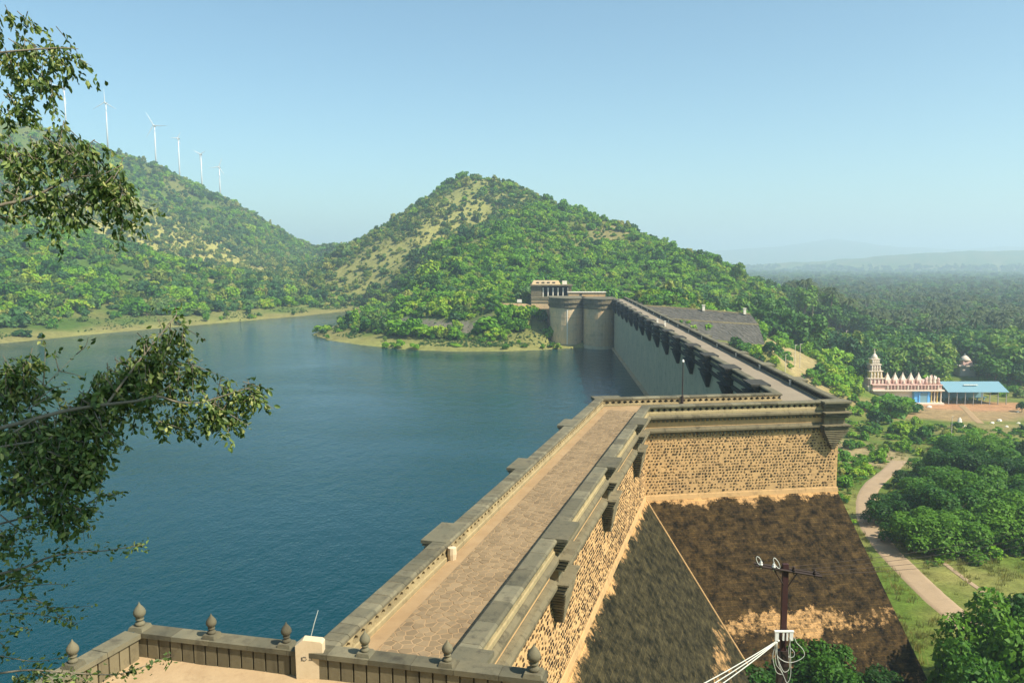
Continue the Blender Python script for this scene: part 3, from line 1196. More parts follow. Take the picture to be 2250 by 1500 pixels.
def baluster_mesh():
    hw, nw, t, h = BAL_P / 2, 0.10, 0.17, 0.44
    out = [(-hw, 0), (hw, 0), (hw, 0.06), (nw, h / 2 - 0.05), (nw, h / 2 + 0.05), (hw, h - 0.06), (hw, h), (-hw, h), (-hw, h - 0.06), (-nw, h / 2 + 0.05), (-nw, h / 2 - 0.05), (-hw, 0.06)]
    n = len(out)
    vs = [(-t, y, z) for y, z in out] + [(t, y, z) for y, z in out]
    fs = [(i, n + i, n + (i + 1) % n, (i + 1) % n) for i in range(n)]
    # caps as quads so that the concave outline fills well
    idx = [(0, 1, 2, 11), (11, 2, 3, 10), (10, 3, 4, 9), (9, 4, 5, 8), (8, 5, 6, 7)]
    fs += [tuple(i) for i in idx] + [tuple(n + k for k in reversed(i)) for i in idx]
    return vs, fs


bv, bf = baluster_mesh()
BAL = new_mesh('baluster', [(x, y, z) for x, y, z in bv], bf, M['panel'])
COP_UP = [(0.02, 18.585), (-0.04, 18.64), (-0.04, 18.74), (0.06, Z_TOP), (0.80, Z_TOP), (0.90, 18.74), (0.90, 18.64), (0.86, 18.585)]


def parapet(seg, side, stone_len, individual, u_cut=None):
    """parapet of one leg; offsets run from the outer edge inwards"""
    s = (lambda o: o) if side == 'down' else (lambda o: 6.0 - o)
    e = bpy.data.objects.new('parapet', None)
    e.parent = dam
    COL.objects.link(e)
    lo, hi = 0.16, 0.84
    dadd('plinth', sweep(MB(), seg, [(s(lo - 0.06), 17.86), (s(hi + 0.06), 17.86), (s(hi + 0.06), 18.12), (s(hi), 18.15), (s(lo), 18.15), (s(lo - 0.06), 18.12)] if side == 'down' else
                         [(s(hi + 0.06), 17.86), (s(lo - 0.06), 17.86), (s(lo - 0.06), 18.12), (s(lo), 18.15), (s(hi), 18.15), (s(hi + 0.06), 18.12)]), M['panel'], e)
    om = s(0.5)
    ua, ub = leg_u(seg, om)
    if u_cut:
        ua = max(ua, u_cut)
    n = max(1, int((ub - ua) / BAL_P))
    joined = MB()
    for k in range(n):
        u = ua + (k + 0.5) * (ub - ua) / n
        p = pt(seg, u, om)
        if individual:
            add('baluster', BAL, e, (p[0] - DAM0[0], p[1] - DAM0[1], 18.15), (0, 0, -ANG[seg]), (1.95, (ub - ua) / n / BAL_P, 1))
        else:
            c, si = math.cos(-ANG[seg]), math.sin(-ANG[seg])
            joined.addv([(p[0] + x * 1.95 * c - y * si, p[1] + x * 1.95 * si + y * c, 18.15 + z) for x, y, z in bv], bf)
    # dark plate added behind the pierced panels, standing in for shade in the holes
    dadd('hole_shade_plate', sweep(MB(), seg, [(s(0.47), 18.14), (s(0.53), 18.14), (s(0.53), 18.6), (s(0.47), 18.6)] if side == 'down' else [(s(0.53), 18.14), (s(0.47), 18.14), (s(0.47), 18.6), (s(0.53), 18.6)]), M['blackstone'], e)
    if not individual:
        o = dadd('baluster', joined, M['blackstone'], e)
        setp(o, 'row of balusters of the far parapet', kind='stuff')
    # coping stones
    cop = [(s(o), z) for o, z in COP_UP]
    if side == 'up':
        cop = list(reversed(cop))
    ua, ub = leg_u(seg, s(0.4))
    if u_cut:
        ua = max(ua, u_cut)
    n = max(1, int((ub - ua) / stone_len))
    cuts = [ua + (ub - ua) * (k + (random.uniform(-0.12, 0.12) if 0 < k < n else 0)) / n for k in range(n + 1)]
    rest = MB()
    for k in range(n):
        dz = random.uniform(-0.006, 0.006)
        prof = [(o + random.uniform(-0.006, 0.006), z + dz) for o, z in cop]
        g = 0.011
        mb = MB()
        sweep(mb, seg, prof, None if (k == 0 and not u_cut and seg != 'A') else cuts[k] + g, None if (k == n - 1 and seg != 'B') else cuts[k + 1] - g)
        if individual:
            dadd('coping_stone', mb, M['coping'], e)
        else:
            rest.addv(mb.v, mb.f)
    if not individual:
        o = dadd('coping_stone', rest, M['coping'], e)
        setp(o, 'coping stones of the far parapet', kind='stuff')
    # mortar bed seen in the joints
    dadd('mortar_bed', sweep(MB(), seg, [(s(0.1), 18.59), (s(0.7), 18.59), (s(0.7), Z_TOP - 0.012), (s(0.1), Z_TOP - 0.012)] if side == 'down' else
                             [(s(0.7), 18.59), (s(0.1), 18.59), (s(0.1), Z_TOP - 0.012), (s(0.7), Z_TOP - 0.012)], u_cut), M['mortar'], e)
    return e


parapet('A', 'up', 0.72, True, 22.0)
parapet('A', 'down', 1.9, True, 22.0)
parapet('C', 'down', 1.6, True)
parapet('C', 'up', 1.6, True)
parapet('B', 'down', 2.4, False)
parapet('B', 'up', 2.4, False)

# small white marker stones let into the parapets
wm = MB().box((0, 0, 0.26), (0.14, 0.34, 0.52)).box((0, 0, 0.56), (0.2, 0.42, 0.08)).mesh('marker_stone', M['white'])
for side, o in (('up', 6.16), ('down', 1.02)):
    for u in BAYS['B', side]:
        p = pt('B', u + 1.4, o)
        add('marker_stone', wm, dam, (p[0] - DAM0[0], p[1] - DAM0[1], 18.05), (0, 0, -ANG['B']))
p = pt('A', 37.6, 4.9)
add('marker_stone', MB().lathe([(0.2, 0), (0.24, 0.3), (0.22, 0.62), (0.05, 0.66)], 10).mesh('marker_stone', M['limewash']), dam, (p[0] - DAM0[0], p[1] - DAM0[1], 18.0))

# pale lime runs down the sloping face
# ------------------------------------------------------------------ gate towers at the far end of the dam
def tower(name, poly, label, z_top=17.3, mat='tower'):
    """a many-sided tower standing in the water: shaft, two cornice tiers, parapet"""
    c = np.mean(np.array(poly), 0)
    e = empty(name, (*c, 0))
    setp(e, label, 'tower', 'towers at the far end of the dam')
    loc = [(x - c[0], y - c[1]) for x, y in poly]

    def grow(d):
        n = len(loc)
        res = []
        for i in range(n):
            p0, p1, p2 = np.array(loc[i - 1]), np.array(loc[i]), np.array(loc[(i + 1) % n])
            d1, d2 = (p1 - p0) / np.linalg.norm(p1 - p0), (p2 - p1) / np.linalg.norm(p2 - p1)
            n1, n2 = np.array([d1[1], -d1[0]]), np.array([d2[1], -d2[0]])
            b = (n1 + n2) / (1 + n1 @ n2)
            res.append(tuple(p1 + b * d))
        return res
    MB().prism(grow(0.35), -15, 1.2, grow(0.25)).build('footing', M['wetwall'], e)
    MB().prism(grow(0.0), 1.2, 15.0).build('shaft', M[mat], e)
    for z0, z1, d in ((14.9, 15.15, 0.25), (15.15, 15.5, 0.5), (15.5, 16.6, 0.12), (16.6, 16.85, 0.3), (16.85, 17.2, 0.62), (17.2, 18.5, 0.2)):
        MB().prism(grow(d), z0, z1).build('cornice' if d > 0.22 else 'frieze', M['parapet'], e)
    MB().prism(grow(0.5), 18.5, 18.8).build('coping', M['coping'], e)
    # courses of masonry as slightly proud bands
    for z in (3.6, 5.2, 8.4, 11.2):
        MB().prism(grow(0.07), z, z + 0.18).build('band_course', M[mat], e)
    return e


ARC = [math.pi + math.pi * k / 14 for k in range(15)]
t1 = tower('gate_tower', [(33.2 + 5.8 * math.cos(a), 311 + 7.8 * math.sin(a)) for a in ARC] + [(39, 322), (27.4, 322)], 'right of two stone gate towers, touching the far dam wall')
t2 = tower('gate_tower', [(21.6 + 6.6 * math.cos(a), 319 + 8.6 * math.sin(a)) for a in ARC] + [(28.2, 330), (15.0, 330)], 'left of two stone gate towers, with a white lime run down its corner')
lr = np.array([20.8, 310.42]) - np.array(t2.location[:2])
MB().prism([(lr[0], lr[1] - 0.1), (lr[0] + 0.42, lr[1] - 0.12), (lr[0] + 0.42, lr[1] + 0.3), (lr[0], lr[1] + 0.3)], 0.2, 14.4).build('lime_run', M['white'], t2)

# pavilion on its platform behind the towers
pv = empty('pavilion', (16.2, 340, 18.0))
setp(pv, 'flat roofed stone pavilion with white columns above the gate towers', 'pavilion')
MB().box((0.2, -2, -7.5), (17.0, 10, 14.6)).build('platform', M['tower'], pv)
for z, d in ((-0.7, 0.5), (-1.9, 0.4), (-0.1, 0.3)):
    MB().box((0.2, -2, z), (17.0 + d, 10 + d, 0.45)).build('platform_cornice', M['parapet'], pv)
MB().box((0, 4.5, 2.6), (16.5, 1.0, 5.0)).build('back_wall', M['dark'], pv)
MB().box((-6.2, 0.5, 2.3), (4.4, 7.0, 4.6)).build('side_room', M['parapet'], pv)
MB().box((7.6, 0.5, 2.3), (1.3, 7.0, 4.6)).build('end_wall', M['parapet'], pv)
for k in range(6):
    MB().box((-3.4 + 2.05 * k, -2.6, 1.9), (0.42, 0.42, 3.8)).box((-3.4 + 2.05 * k, -2.6, 3.6), (0.7, 0.7, 0.3)).build('column', M['white'], pv)
MB().box((0, 0.5, 4.85), (17.6, 9.0, 0.5)).build('eave', M['parapet'], pv)
MB().box((-2.2, 0.8, 5.9), (12.0, 6.0, 1.6), 0, 0.86).build('roof_storey', M['tower'], pv)
for k in range(4):
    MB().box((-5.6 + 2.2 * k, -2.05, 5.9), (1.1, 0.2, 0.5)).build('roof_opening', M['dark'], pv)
MB().box((5.6, 0.5, 5.8), (1.9, 1.6, 1.5)).build('water_tank', M['white'], pv)

# low sheds between pavilion and road end
sh = empty('guard_hut', (30.5, 336, 17.6))
setp(sh, 'long low whitewashed hut behind the gate towers', 'hut')
MB().box((0, 0, 1.2), (15.0, 4.0, 2.4)).build('wall', M['plaster'], sh)
MB().box((0, 0, 2.5), (15.8, 4.8, 0.25)).build('roof', M['white'], sh)
MB().box((-2.5, -2.04, 0.95), (1.0, 0.12, 1.9)).build('door', M['dark'], sh)
wb = empty('notice_board', (3.0, 331, 15.0))
setp(wb, 'small white board on posts left of the pavilion', 'board')
MB().box((0, 0, 1.7), (1.9, 0.1, 1.3)).build('panel', M['white'], wb)
for s in (-0.7, 0.7):
    MB().box((s, 0.08, 0.6), (0.1, 0.1, 2.4)).build('post', M['dark'], wb)

# stone-pitched wing embankment on the valley side of the far end
eb = empty('stone_embankment', (64, 296, 10))
setp(eb, 'grey stone pitched embankment with pale kerb lines beyond the dam parapet', 'embankment')
E0 = np.array([64.0, 296.0, 10.0])
crest = [np.array([38, 300, 17.0]), np.array([56, 298, 16.2]), np.array([72, 295, 15.0]), np.array([85, 292, 14.0])]
mids = [np.array([40, 296.5, 13.2]), np.array([57, 293.5, 12.2]), np.array([74, 290.5, 11.2]), np.array([87, 288.5, 10.6])]
toes = [np.array([40, 291, 7.5]), np.array([58, 287, 5.8]), np.array([77, 284, 4.2]), np.array([88, 283, 3.2])]
for nm, aa, bb in (('upper_pitching', crest, mids), ('lower_pitching', mids, toes)):
    mb = MB()
    V, F = [], []
    nx, ny = 66, 18
    for j in range(ny + 1):
        for i in range(nx + 1):
            s = i / nx * 3
            k = min(int(s), 2)
            a = aa[k] + (aa[k + 1] - aa[k]) * (s - k)
            b = bb[k] + (bb[k + 1] - bb[k]) * (s - k)
            p = a + (b - a) * j / ny + np.array([0, -1, 0.4]) * random.uniform(0, 0.22)
            V.append(p - E0)
    for j in range(ny):
        for i in range(nx):
            q = j * (nx + 1) + i
            F.append((q, q + nx + 1, q + nx + 2, q + 1))
    mb.addv(V, F)
    mb.build(nm, M['rocks'], eb)
for L, w in ((crest, 0.5), (mids, 0.35)):
    mb = MB()
    for a, b in zip(L[:-1], L[1:]):
        d = (b - a)[:2]
        rz = math.atan2(d[1], d[0])
        ln = np.linalg.norm(b - a)
        c = (a + b) / 2 - E0
        q = []
        for sz in (-0.3, w * 0.5):
            for sx, sy in ((0, -0.4), (1, -0.4), (1, 0.4), (0, 0.4)):
                p = a + (b - a) * sx - E0
                q.append((p[0], p[1] + sy, p[2] + sz))
        mb.hexa(q)
    mb.build('kerb', M['panel'], eb)
for p in (crest[2] + np.array([-3, 0, 0]), crest[3] + np.array([-2, 0, 0])):
    c = p - E0
    MB().box((c[0], c[1], c[2] + 0.9), (0.9, 0.9, 2.0)).box((c[0], c[1], c[2] + 1.95), (1.2, 1.2, 0.2)).build('gate_post', M['white'], eb)

# ------------------------------------------------------------------ terrace in the foreground
TZ = 33.0 - 10.65                       # terrace floor
PZ = TZ + 0.72                          # parapet top
cF2 = at_z(308, 1380, PZ)[:2]
cF7 = at_z(1173, 1481, PZ)[:2]
cF1 = at_z(190, 1446, PZ)[:2]
dR = (cF7 - cF2) / np.linalg.norm(cF7 - cF2)
dL = (cF1 - cF2) / np.linalg.norm(cF1 - cF2)
nR = np.array([-dR[1], dR[0]])          # outward (away from camera)
SP = np.linalg.norm(cF7 - cF2) / 5
back = cF2 + dL * 16
right = cF7 + dL * 16
floor_poly = [tuple(cF2 + nR * 0.25 - dR * 0.25), tuple(back - dR * 0.25), tuple(right + dR * 0.6), tuple(cF7 + nR * 0.25 + dR * 0.6)]
mb = MB()
# floor sheet, gently uneven with drifted soil along the foot of the wall
nu, nv = 60, 40
V, F = [], []
for j in range(nv + 1):
    for i in range(nu + 1):
        p = (1 - j / nv) * (np.array(floor_poly[0]) * (1 - i / nu) + np.array(floor_poly[3]) * (i / nu)) + (j / nv) * (np.array(floor_poly[1]) * (1 - i / nu) + np.array(floor_poly[2]) * (i / nu))
        z = TZ + 0.10 * float(fbm(p[:1], p[1:], 1.6, 3)) + 0.05 * max(0, 1 - j / 3)
        V.append((p[0], p[1], z))
for j in range(nv):
    for i in range(nu):
        q = j * (nu + 1) + i
        F.append((q, q + nu + 1, q + nu + 2, q + 1))
mb.addv(V, F)
terr = mb.build('terrace', M['sand'], None, True)
setp(terr, kind='structure')
rw = MB().prism(list(reversed(floor_poly)), 6.0, TZ - 0.2)
rwo = rw.build('retaining_wall', M['plaster'])
setp(rwo, 'rendered retaining wall carrying the sandy terrace', 'wall')

tp = empty('terrace_parapet', (*cF2, TZ))
T0 = np.array([*cF2, TZ])
setp(tp, 'low stone terrace parapet with bud shaped finials in the foreground', 'parapet')


def tbox(mb, p0, d, s0, s1, w0, w1, z0, z1):
    n = np.array([-d[1], d[0]])
    q = []
    for z in (z0, z1):
        for s, w in ((s0, w0), (s1, w0), (s1, w1), (s0, w1)):
            p = p0 + d * s + n * w - T0[:2]
            q.append((p[0], p[1], z - TZ))
    mb.hexa(q)
    return mb


FIN = MB().lathe([(0.13, 0.0), (0.15, 0.03), (0.15, 0.09), (0.10, 0.12), (0.09, 0.16), (0.13, 0.19), (0.13, 0.22), (0.085, 0.245), (0.15, 0.30), (0.185, 0.37), (0.19, 0.43), (0.165, 0.51), (0.11, 0.59), (0.05, 0.66), (0.02, 0.72), (0.004, 0.76)], 20).mesh('finial', M['coping'], True)


def finial(c, sc=1.0):
    MB().box((c[0] - T0[0], c[1] - T0[1], PZ - TZ + 0.05), (0.52 * sc, 0.52 * sc, 0.1), math.atan2(dR[1], dR[0]), 0.85).build('finial_base', M['coping'], tp)
    add('finial', FIN, tp, (c[0] - T0[0], c[1] - T0[1], PZ - TZ + 0.10), (0, 0, random.random()), (sc, sc, sc))


def tparapet(p0, d, length, sign, first=0.0):
    # sign: +1 when the outward side is to the left of d
    wi, wo = (-0.2, 0.22) if sign > 0 else (0.2, -0.22)
    lo, hi = min(wi, wo), max(wi, wo)
    # backing wall
    tbox(MB(), p0, d, 0, length, lo + 0.10, hi - 0.06, TZ - 0.5, PZ - 0.14).build('backing_wall', M['parapet'], tp)
    # upright slabs with open joints on the terrace side
    n = int(length / 0.34)
    for k in range(n):
        a, b = length * k / n + 0.024, length * (k + 1) / n - 0.024
        if wi < wo:
            w0, w1 = wi + 0.0 + random.uniform(0, 0.01), wi + 0.12
        else:
            w0, w1 = wi - 0.12, wi - random.uniform(0, 0.01)
        tbox(MB(), p0, d, a, b, w0, w1, TZ - 0.3, PZ - 0.16).build('upright_slab', M['parapet'], tp)
    # coping in lengths
    m = max(1, int(length / 1.1))
    for k in range(m):
        a, b = length * k / m + 0.006, length * (k + 1) / m - 0.006
        tbox(MB(), p0, d, a, b, lo - 0.05, hi + 0.06, PZ - 0.13, PZ + random.uniform(-0.006, 0.006)).build('coping_stone', M['coping'], tp)


LR = np.linalg.norm(cF7 - cF2)
tparapet(cF2, dR, LR + 0.3, 1)
tparapet(cF2 + dL * 0.25, dL, 9.0, -1)
finial(cF2, 0.86)
for k in range(1, 5):
    finial(cF2 + dR * SP * k, 0.72)
finial(cF7, 0.9)
for k in range(1, 4):
    finial(cF2 + dL * SP * k, 0.78)

# white boundary post leaning on the parapet
pc = at_z(683, 1488, TZ)
post = empty('boundary_post', (pc[0], pc[1], TZ))
setp(post, 'cream limewashed boundary post with carved marks in front of the terrace parapet', 'post')
hw = 0.36
out = [(-hw + 0.02, -0.1), (hw * 0.55, -0.1), (hw, 0.22), (hw, 0.98), (hw * 0.85, 1.03), (-0.15, 1.08), (-hw, 0.9)]
nn = len(out)
rings = []
for y, s in ((-0.13, 0.96), (-0.11, 1.0), (0.11, 1.0), (0.13, 0.96)):
    rings.append([(x * s, y, 0.5 + (z - 0.5) * s) for x, z in out])
MB().rings(rings).build('stone', M['limewash'], post)
mk = MB()
mk.tube([(-0.19, -0.136, 0.62), (-0.19, -0.136, 0.52)], 0.007, 5)
mk.tube([(-0.12 + 0.055 * math.cos(t), -0.136, 0.575 + 0.05 * math.sin(t)) for t in np.linspace(0.6, 2 * math.pi + 0.1, 16)], 0.008, 5)
mk.tube([(0.0, -0.136, 0.545), (0.04, -0.136, 0.61), (0.075, -0.136, 0.545)], 0.006, 5)
mk.tube([(0.0, -0.136, 0.54), (0.085, -0.136, 0.54)], 0.006, 5)
mk.build('carved_mark', M['rocks'], post)
rod = MB().tube([at_depth(682, 1402, pc[1] + 0.5), at_depth(690, 1370, pc[1] + 0.5), at_depth(699, 1340, pc[1] + 0.52)], [0.014, 0.012, 0.009], 6)
ro = rod.build('thin_rod', M['cable'])
setp(ro, 'thin pale rod sticking up behind the cream boundary post', 'rod')

# ------------------------------------------------------------------ utility pole
PY = 23.0
ptop = at_depth(1726, 1240, PY)
pole = empty('utility_pole', (ptop[0], PY, 4.0))
setp(pole, 'dark red utility pole with crossarm, white box and loops of pale cable', 'pole')
P0 = np.array([ptop[0], PY, 4.0])


def pp(px, py, dy=0.0):
    return at_depth(px, py, PY + dy) - P0


b0, b1 = pp(1724, 1520), pp(1726, 1238)
MB().box((b1[0], 0, (b1[2] + 1.5) / 2), (0.155, 0.13, b1[2] - 1.5)).build('shaft', M['pole'], pole)
MB().box((b1[0], 0, b0[2] + 0.35), (0.28, 0.2, 1.9)).build('lower_sleeve', M['blackwood'], pole)
a0, a1 = pp(1661, 1242, -0.12), pp(1806, 1266, -0.12)
MB().tube([a0, a1], 0.035, 6).build('crossarm', M['blackwood'], pole)
MB().tube([a0 + np.array([0, 0.2, 0]), a1 + np.array([0, 0.2, 0])], 0.03, 6).build('crossarm', M['blackwood'], pole)
for x, y in ((1672, 1244), (1700, 1249), (1744, 1256), (1790, 1263)):
    c = pp(x, y, -0.12)
    MB().lathe([(0.018, -0.06), (0.02, 0.03), (0.05, 0.04), (0.055, 0.08), (0.03, 0.1), (0.045, 0.12), (0.02, 0.17)], 10, tuple(c)).build('insulator', M['porcelain'] if x < 1720 else M['blackwood'], pole, True)
for x, y, hx, hy in ((1672, 1242, -8, -20), (1712, 1248, -11, -23)):
    L = []
    for t in np.linspace(0, 2 * math.pi, 18):
        L.append(pp(x + hx / 2 + 5 * math.cos(t) + hx / 2 * math.sin(t) * 1.0, y + hy / 2 + hy / 2 * math.sin(t), -0.14))
    MB().tube(L, 0.011, 5).build('wire_loop', M['cable'], pole)
for (xa, ya, xb, yb) in ((1700, 1250, 1722, 1285), (1752, 1258, 1730, 1290)):
    MB().tube([pp(xa, ya, -0.1), pp(xb, yb, -0.05)], 0.02, 5).build('brace', M['blackwood'], pole)
bx = pp(1723, 1386, -0.2)
MB().box(tuple(bx), (0.56, 0.08, 0.035)).build('bracket_bar', M['porcelain'], pole)
for dx in (-0.21, -0.02, 0.09, 0.21):
    MB().box((bx[0] + dx, bx[1], bx[2] - 0.14), (0.10 if abs(dx) > 0.15 else 0.045, 0.06, 0.26)).build('fuse_holder', M['porcelain'], pole)
for dx, dz in ((-0.22, -0.33), (-0.17, -0.28)):
    MB().lathe([(0.03, -0.03), (0.05, 0), (0.03, 0.03)], 8, (bx[0] + dx, bx[1], bx[2] + dz)).build('insulator', M['porcelain'], pole, True)


def hang(px_list, r=0.009, dy=-0.22, name='cable'):
    pts = [pp(x, y, dy + random.uniform(-0.03, 0.03)) for x, y in px_list]
    # smooth
    pts = np.array(pts)
    t = np.linspace(0, len(pts) - 1, len(pts) * 5)
    S = np.stack([np.interp(t, range(len(pts)), pts[:, k]) for k in range(3)], 1)
    for _ in range(4):
        S[1:-1] = (S[:-2] + 2 * S[1:-1] + S[2:]) / 4
    return MB().tube(S, r, 5).build(name, M['cable'], pole, True)


hang([(1746, 1400), (1750, 1412), (1764, 1424), (1769, 1438), (1762, 1446), (1750, 1452), (1738, 1455), (1724, 1453), (1710, 1444), (1704, 1430), (1706, 1412)])
hang([(1738, 1402), (1732, 1425), (1734, 1445), (1745, 1442), (1746, 1432), (1738, 1423)])
hang([(1735, 1400), (1737, 1440), (1738, 1480), (1733, 1497), (1728, 1500), (1722, 1484), (1716, 1472), (1705, 1460), (1703, 1440), (1706, 1412)])
hang([(1705, 1412), (1697, 1438), (1700, 1458), (1706, 1478), (1722, 1482), (1712, 1462), (1707, 1440), (1708, 1412)])
hang([(1704, 1412), (1708, 1445), (1722, 1478), (1736, 1470), (1733, 1440)])
# bundle of service cables running down to the left
bd = empty('cable_bundle', tuple(pp(1705, 1410, -0.2) + P0))
setp(bd, 'bundle of pale cables slanting down left from the utility pole', 'cable')
B0 = pp(1705, 1410, -0.2) + P0
for k in range(5):
    e1 = at_depth(1560 - 5 * k, 1520 - 4 * k + (k % 2) * 8, PY - 4.0)
    e0 = B0 + np.array([0, 0.0, 0.012 * (k - 2)])
    L = []
    for t in np.linspace(0, 1.35, 14):
        q = e0 + (e1 - e0) * t
        q = q + np.array([0, 0, -0.10 * 4 * t * (1 - t) * 0.3])
        L.append(q - B0)
    MB().tube(L, 0.014, 5).build('cable', M['cable'], bd, True)

# thin service wires crossing over the track
for k, (x0, y0, x1, y1, Yw) in enumerate([(1600, 1255, 1985, 1155, 60), (1640, 1262, 2010, 1178, 60), (1640, 1275, 2020, 1190, 60), (1700, 1290, 2060, 1215, 60)]):
    a = at_depth(1726 + (k - 1.5) * 34, 1250 + k * 4, PY)
    b = at_depth(2420, 1078 + k * 18, 95)
    L = []
    for t in np.linspace(0, 1, 40):
        q = a + (b - a) * t
        q[2] -= 3.0 * 4 * t * (1 - t) * 0.5
        L.append(q)
    wire = MB().tube(L, 0.008, 4).build('overhead_wire', M['blackwood'])
    setp(wire, ('uppermost', 'second from the top', 'third from the top', 'lowest')[k] + ' of four thin wires strung over the dirt track', 'wire', 'wires over the track')

# ------------------------------------------------------------------ lamp post on the turn of the dam
lb = pt('C', leg_u('C', 5.3)[0] + 8.6, 5.0)
lp = empty('lamp_post', (*lb, 18.0))
setp(lp, 'slim dark lamp post by the back parapet of the dam turn', 'lamp post')
MB().tube([(0, 0, 0), (0, 0, 0.9)], 0.13, 8).build('base', M['blackwood'], lp)
MB().tube([(0, 0, 0.9), (0, 0, 4.4)], [0.065, 0.05], 8).build('shaft', M['blackwood'], lp)
MB().lathe([(0.03, 4.4), (0.12, 4.45), (0.13, 4.6), (0.03, 4.72)], 8).build('lamp', M['porcelain'], lp)
for k, (u, o) in enumerate(((leg_u('B', 3)[0] + 108, 4.5), (leg_u('B', 3)[0] + 101, 3.7))):
    q = pt('B', u, o)
    s = empty('marker_post', (*q, 18.01))
    setp(s, ('farther' if k == 0 else 'nearer') + ' of two small white posts on the far crest road', 'post')
    MB().box((0, 0, 0.6), (0.4, 0.4, 1.2), 0, 0.8).build('shaft', M['white'], s)
    MB().box((0, 0, 1.25), (0.46, 0.46, 0.1)).build('cap', M['white'], s)

# ------------------------------------------------------------------ wind turbines on the left ridge
def turbine(px, ptop_, pbase, Y, rot, sc, label):
    b = at_depth(px, pbase, Y)
    h = at_depth(px, ptop_, Y)[2] - b[2]
    e = empty('wind_turbine', (b[0], b[1], b[2] - 8))
    setp(e, label, 'wind turbine', 'wind turbines along the ridge')
    H = h + 8
    MB().tube([(0, 0, 0), (0, 0, H * 0.5), (0, 0, H)], [1.0, 0.75, 0.5], 10).build('tower', M['turbine'], e, True)
    MB().box((0, 0.6, H + 0.6), (1.6, 4.0, 1.6)).build('nacelle', M['steel'], e)
    MB().lathe([(0.1, -0.3), (1.1, 0.2), (1.2, 1.2), (0.2, 1.6)], 8, (0, 0, 0)).build('hub', M['turbine'], e, loc=(0, -2.0, H + 0.8), rot=(math.pi / 2, 0, 0))
    L = 16 * sc
    for k in range(3):
        a = rot + k * 2 * math.pi / 3
        ux, uz = math.sin(a), math.cos(a)
        px_, pz_ = math.cos(a), -math.sin(a)
        mb = MB()
        rs = []
        for s, w in ((0.4, 0.35), (0.18 * L, 0.75), (0.5 * L, 0.5), (L, 0.12)):
            c = np.array([ux * s, 0, uz * s])
            n = np.array([px_, 0, pz_])
            rs.append([c + n * w, c + np.array([0, 0.25, 0]), c - n * w * 0.5, c - np.array([0, 0.25, 0])])
        mb.rings(rs)
        mb.build('blade', M['turbine'], e, loc=(0, -3.2, H + 0.8))
    return e


TUR = [(145, 196, 275, 935, -1.25, 1.15, 'leftmost and highest wind turbine on the ridge, half hidden by leaves'),
       (237, 228, 322, 985, 0.0, 1.0, 'second wind turbine from the left, one blade upright'),
       (343, 278, 363, 1015, -0.5, 1.1, 'third wind turbine from the left on the ridge'),
       (395, 306, 390, 1050, 0.55, 0.55, 'fourth and stoutest wind turbine from the left'),
       (444, 341, 412, 1065, 1.05, 0.6, 'fifth wind turbine from the left on the ridge'),
       (484, 369, 428, 1085, 0.4, 0.8, 'rightmost wind turbine, lowest down the ridge')]
for t_ in TUR:
    turbine(*t_)

# ------------------------------------------------------------------ temple, shed and yard in the valley
tg = ground_hit(1998, 888)
TGZ = float(tg[2])
TY = float(tg[1])
sc_ = TY / FOCAL_PX                      # metres per photograph pixel there


def tx(px):
    return at_depth(px, 880, TY)[0]


temple = empty('temple', (tx(1995), TY + 6, TGZ))
setp(temple, 'painted temple with tiered tower, row of pointed spires and blue entrance wall', 'temple')
X0 = tx(1995)


def tb(name, px0, px1, h0, h1, y0, y1, mat, taper=1.0):
    a, b = tx(px0) - X0, tx(px1) - X0
    return MB().box(((a + b) / 2, (y0 + y1) / 2, (h0 + h1) / 2), (b - a, y1 - y0, h1 - h0), 0, taper).build(name, M[mat], temple)


tb('plinth', 1915, 2072, -1.0, 0.6, -7, 9, 'cream')
tb('hall', 1920, 2012, 0.6, 5.0, -4, 8, 'cream')
tb('entrance_wall', 2010, 2045, 0.6, 4.6, -5.6, 7, 'blue')
tb('door', 2022, 2038, 0.6, 4.0, -5.8, -5.5, 'roofblue')
tb('door_frame', 2019.5, 2022, 0.6, 4.3, -5.9, -5.5, 'blue')
tb('door_frame', 2038, 2040.5, 0.6, 4.3, -5.9, -5.5, 'blue')
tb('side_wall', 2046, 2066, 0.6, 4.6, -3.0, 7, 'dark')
for i, px in enumerate((2047, 2054, 2060, 2068)):
    c = (tx(px) - X0, -5.6, 0.6)
    MB().lathe([(0.35, 0), (0.35, 0.3), (0.24, 0.4), (0.24, 3.4), (0.4, 3.7), (0.4, 4.0)], 8, c).build('column', M['yellow' if i % 2 == 0 else 'cream'], temple)
tb('eave', 1916, 2073, 4.7, 5.1, -6.6, 9, 'cream')
tb('frieze', 1918, 2070, 5.1, 6.6, -5.4, 8, 'pink')
tb('cornice', 1917, 2071, 6.6, 6.9, -5.8, 8.4, 'pink')
for k in range(16):
    px = 1950 + k * 7.4
    c = (tx(px) - X0, -5.7, 5.2)
    MB().lathe([(0.28, 0), (0.34, 0.5), (0.22, 0.9), (0.26, 1.15), (0.16, 1.4), (0.05, 1.55)], 7, c).build('figure', M['pink' if k % 3 else 'cream'], temple, True)
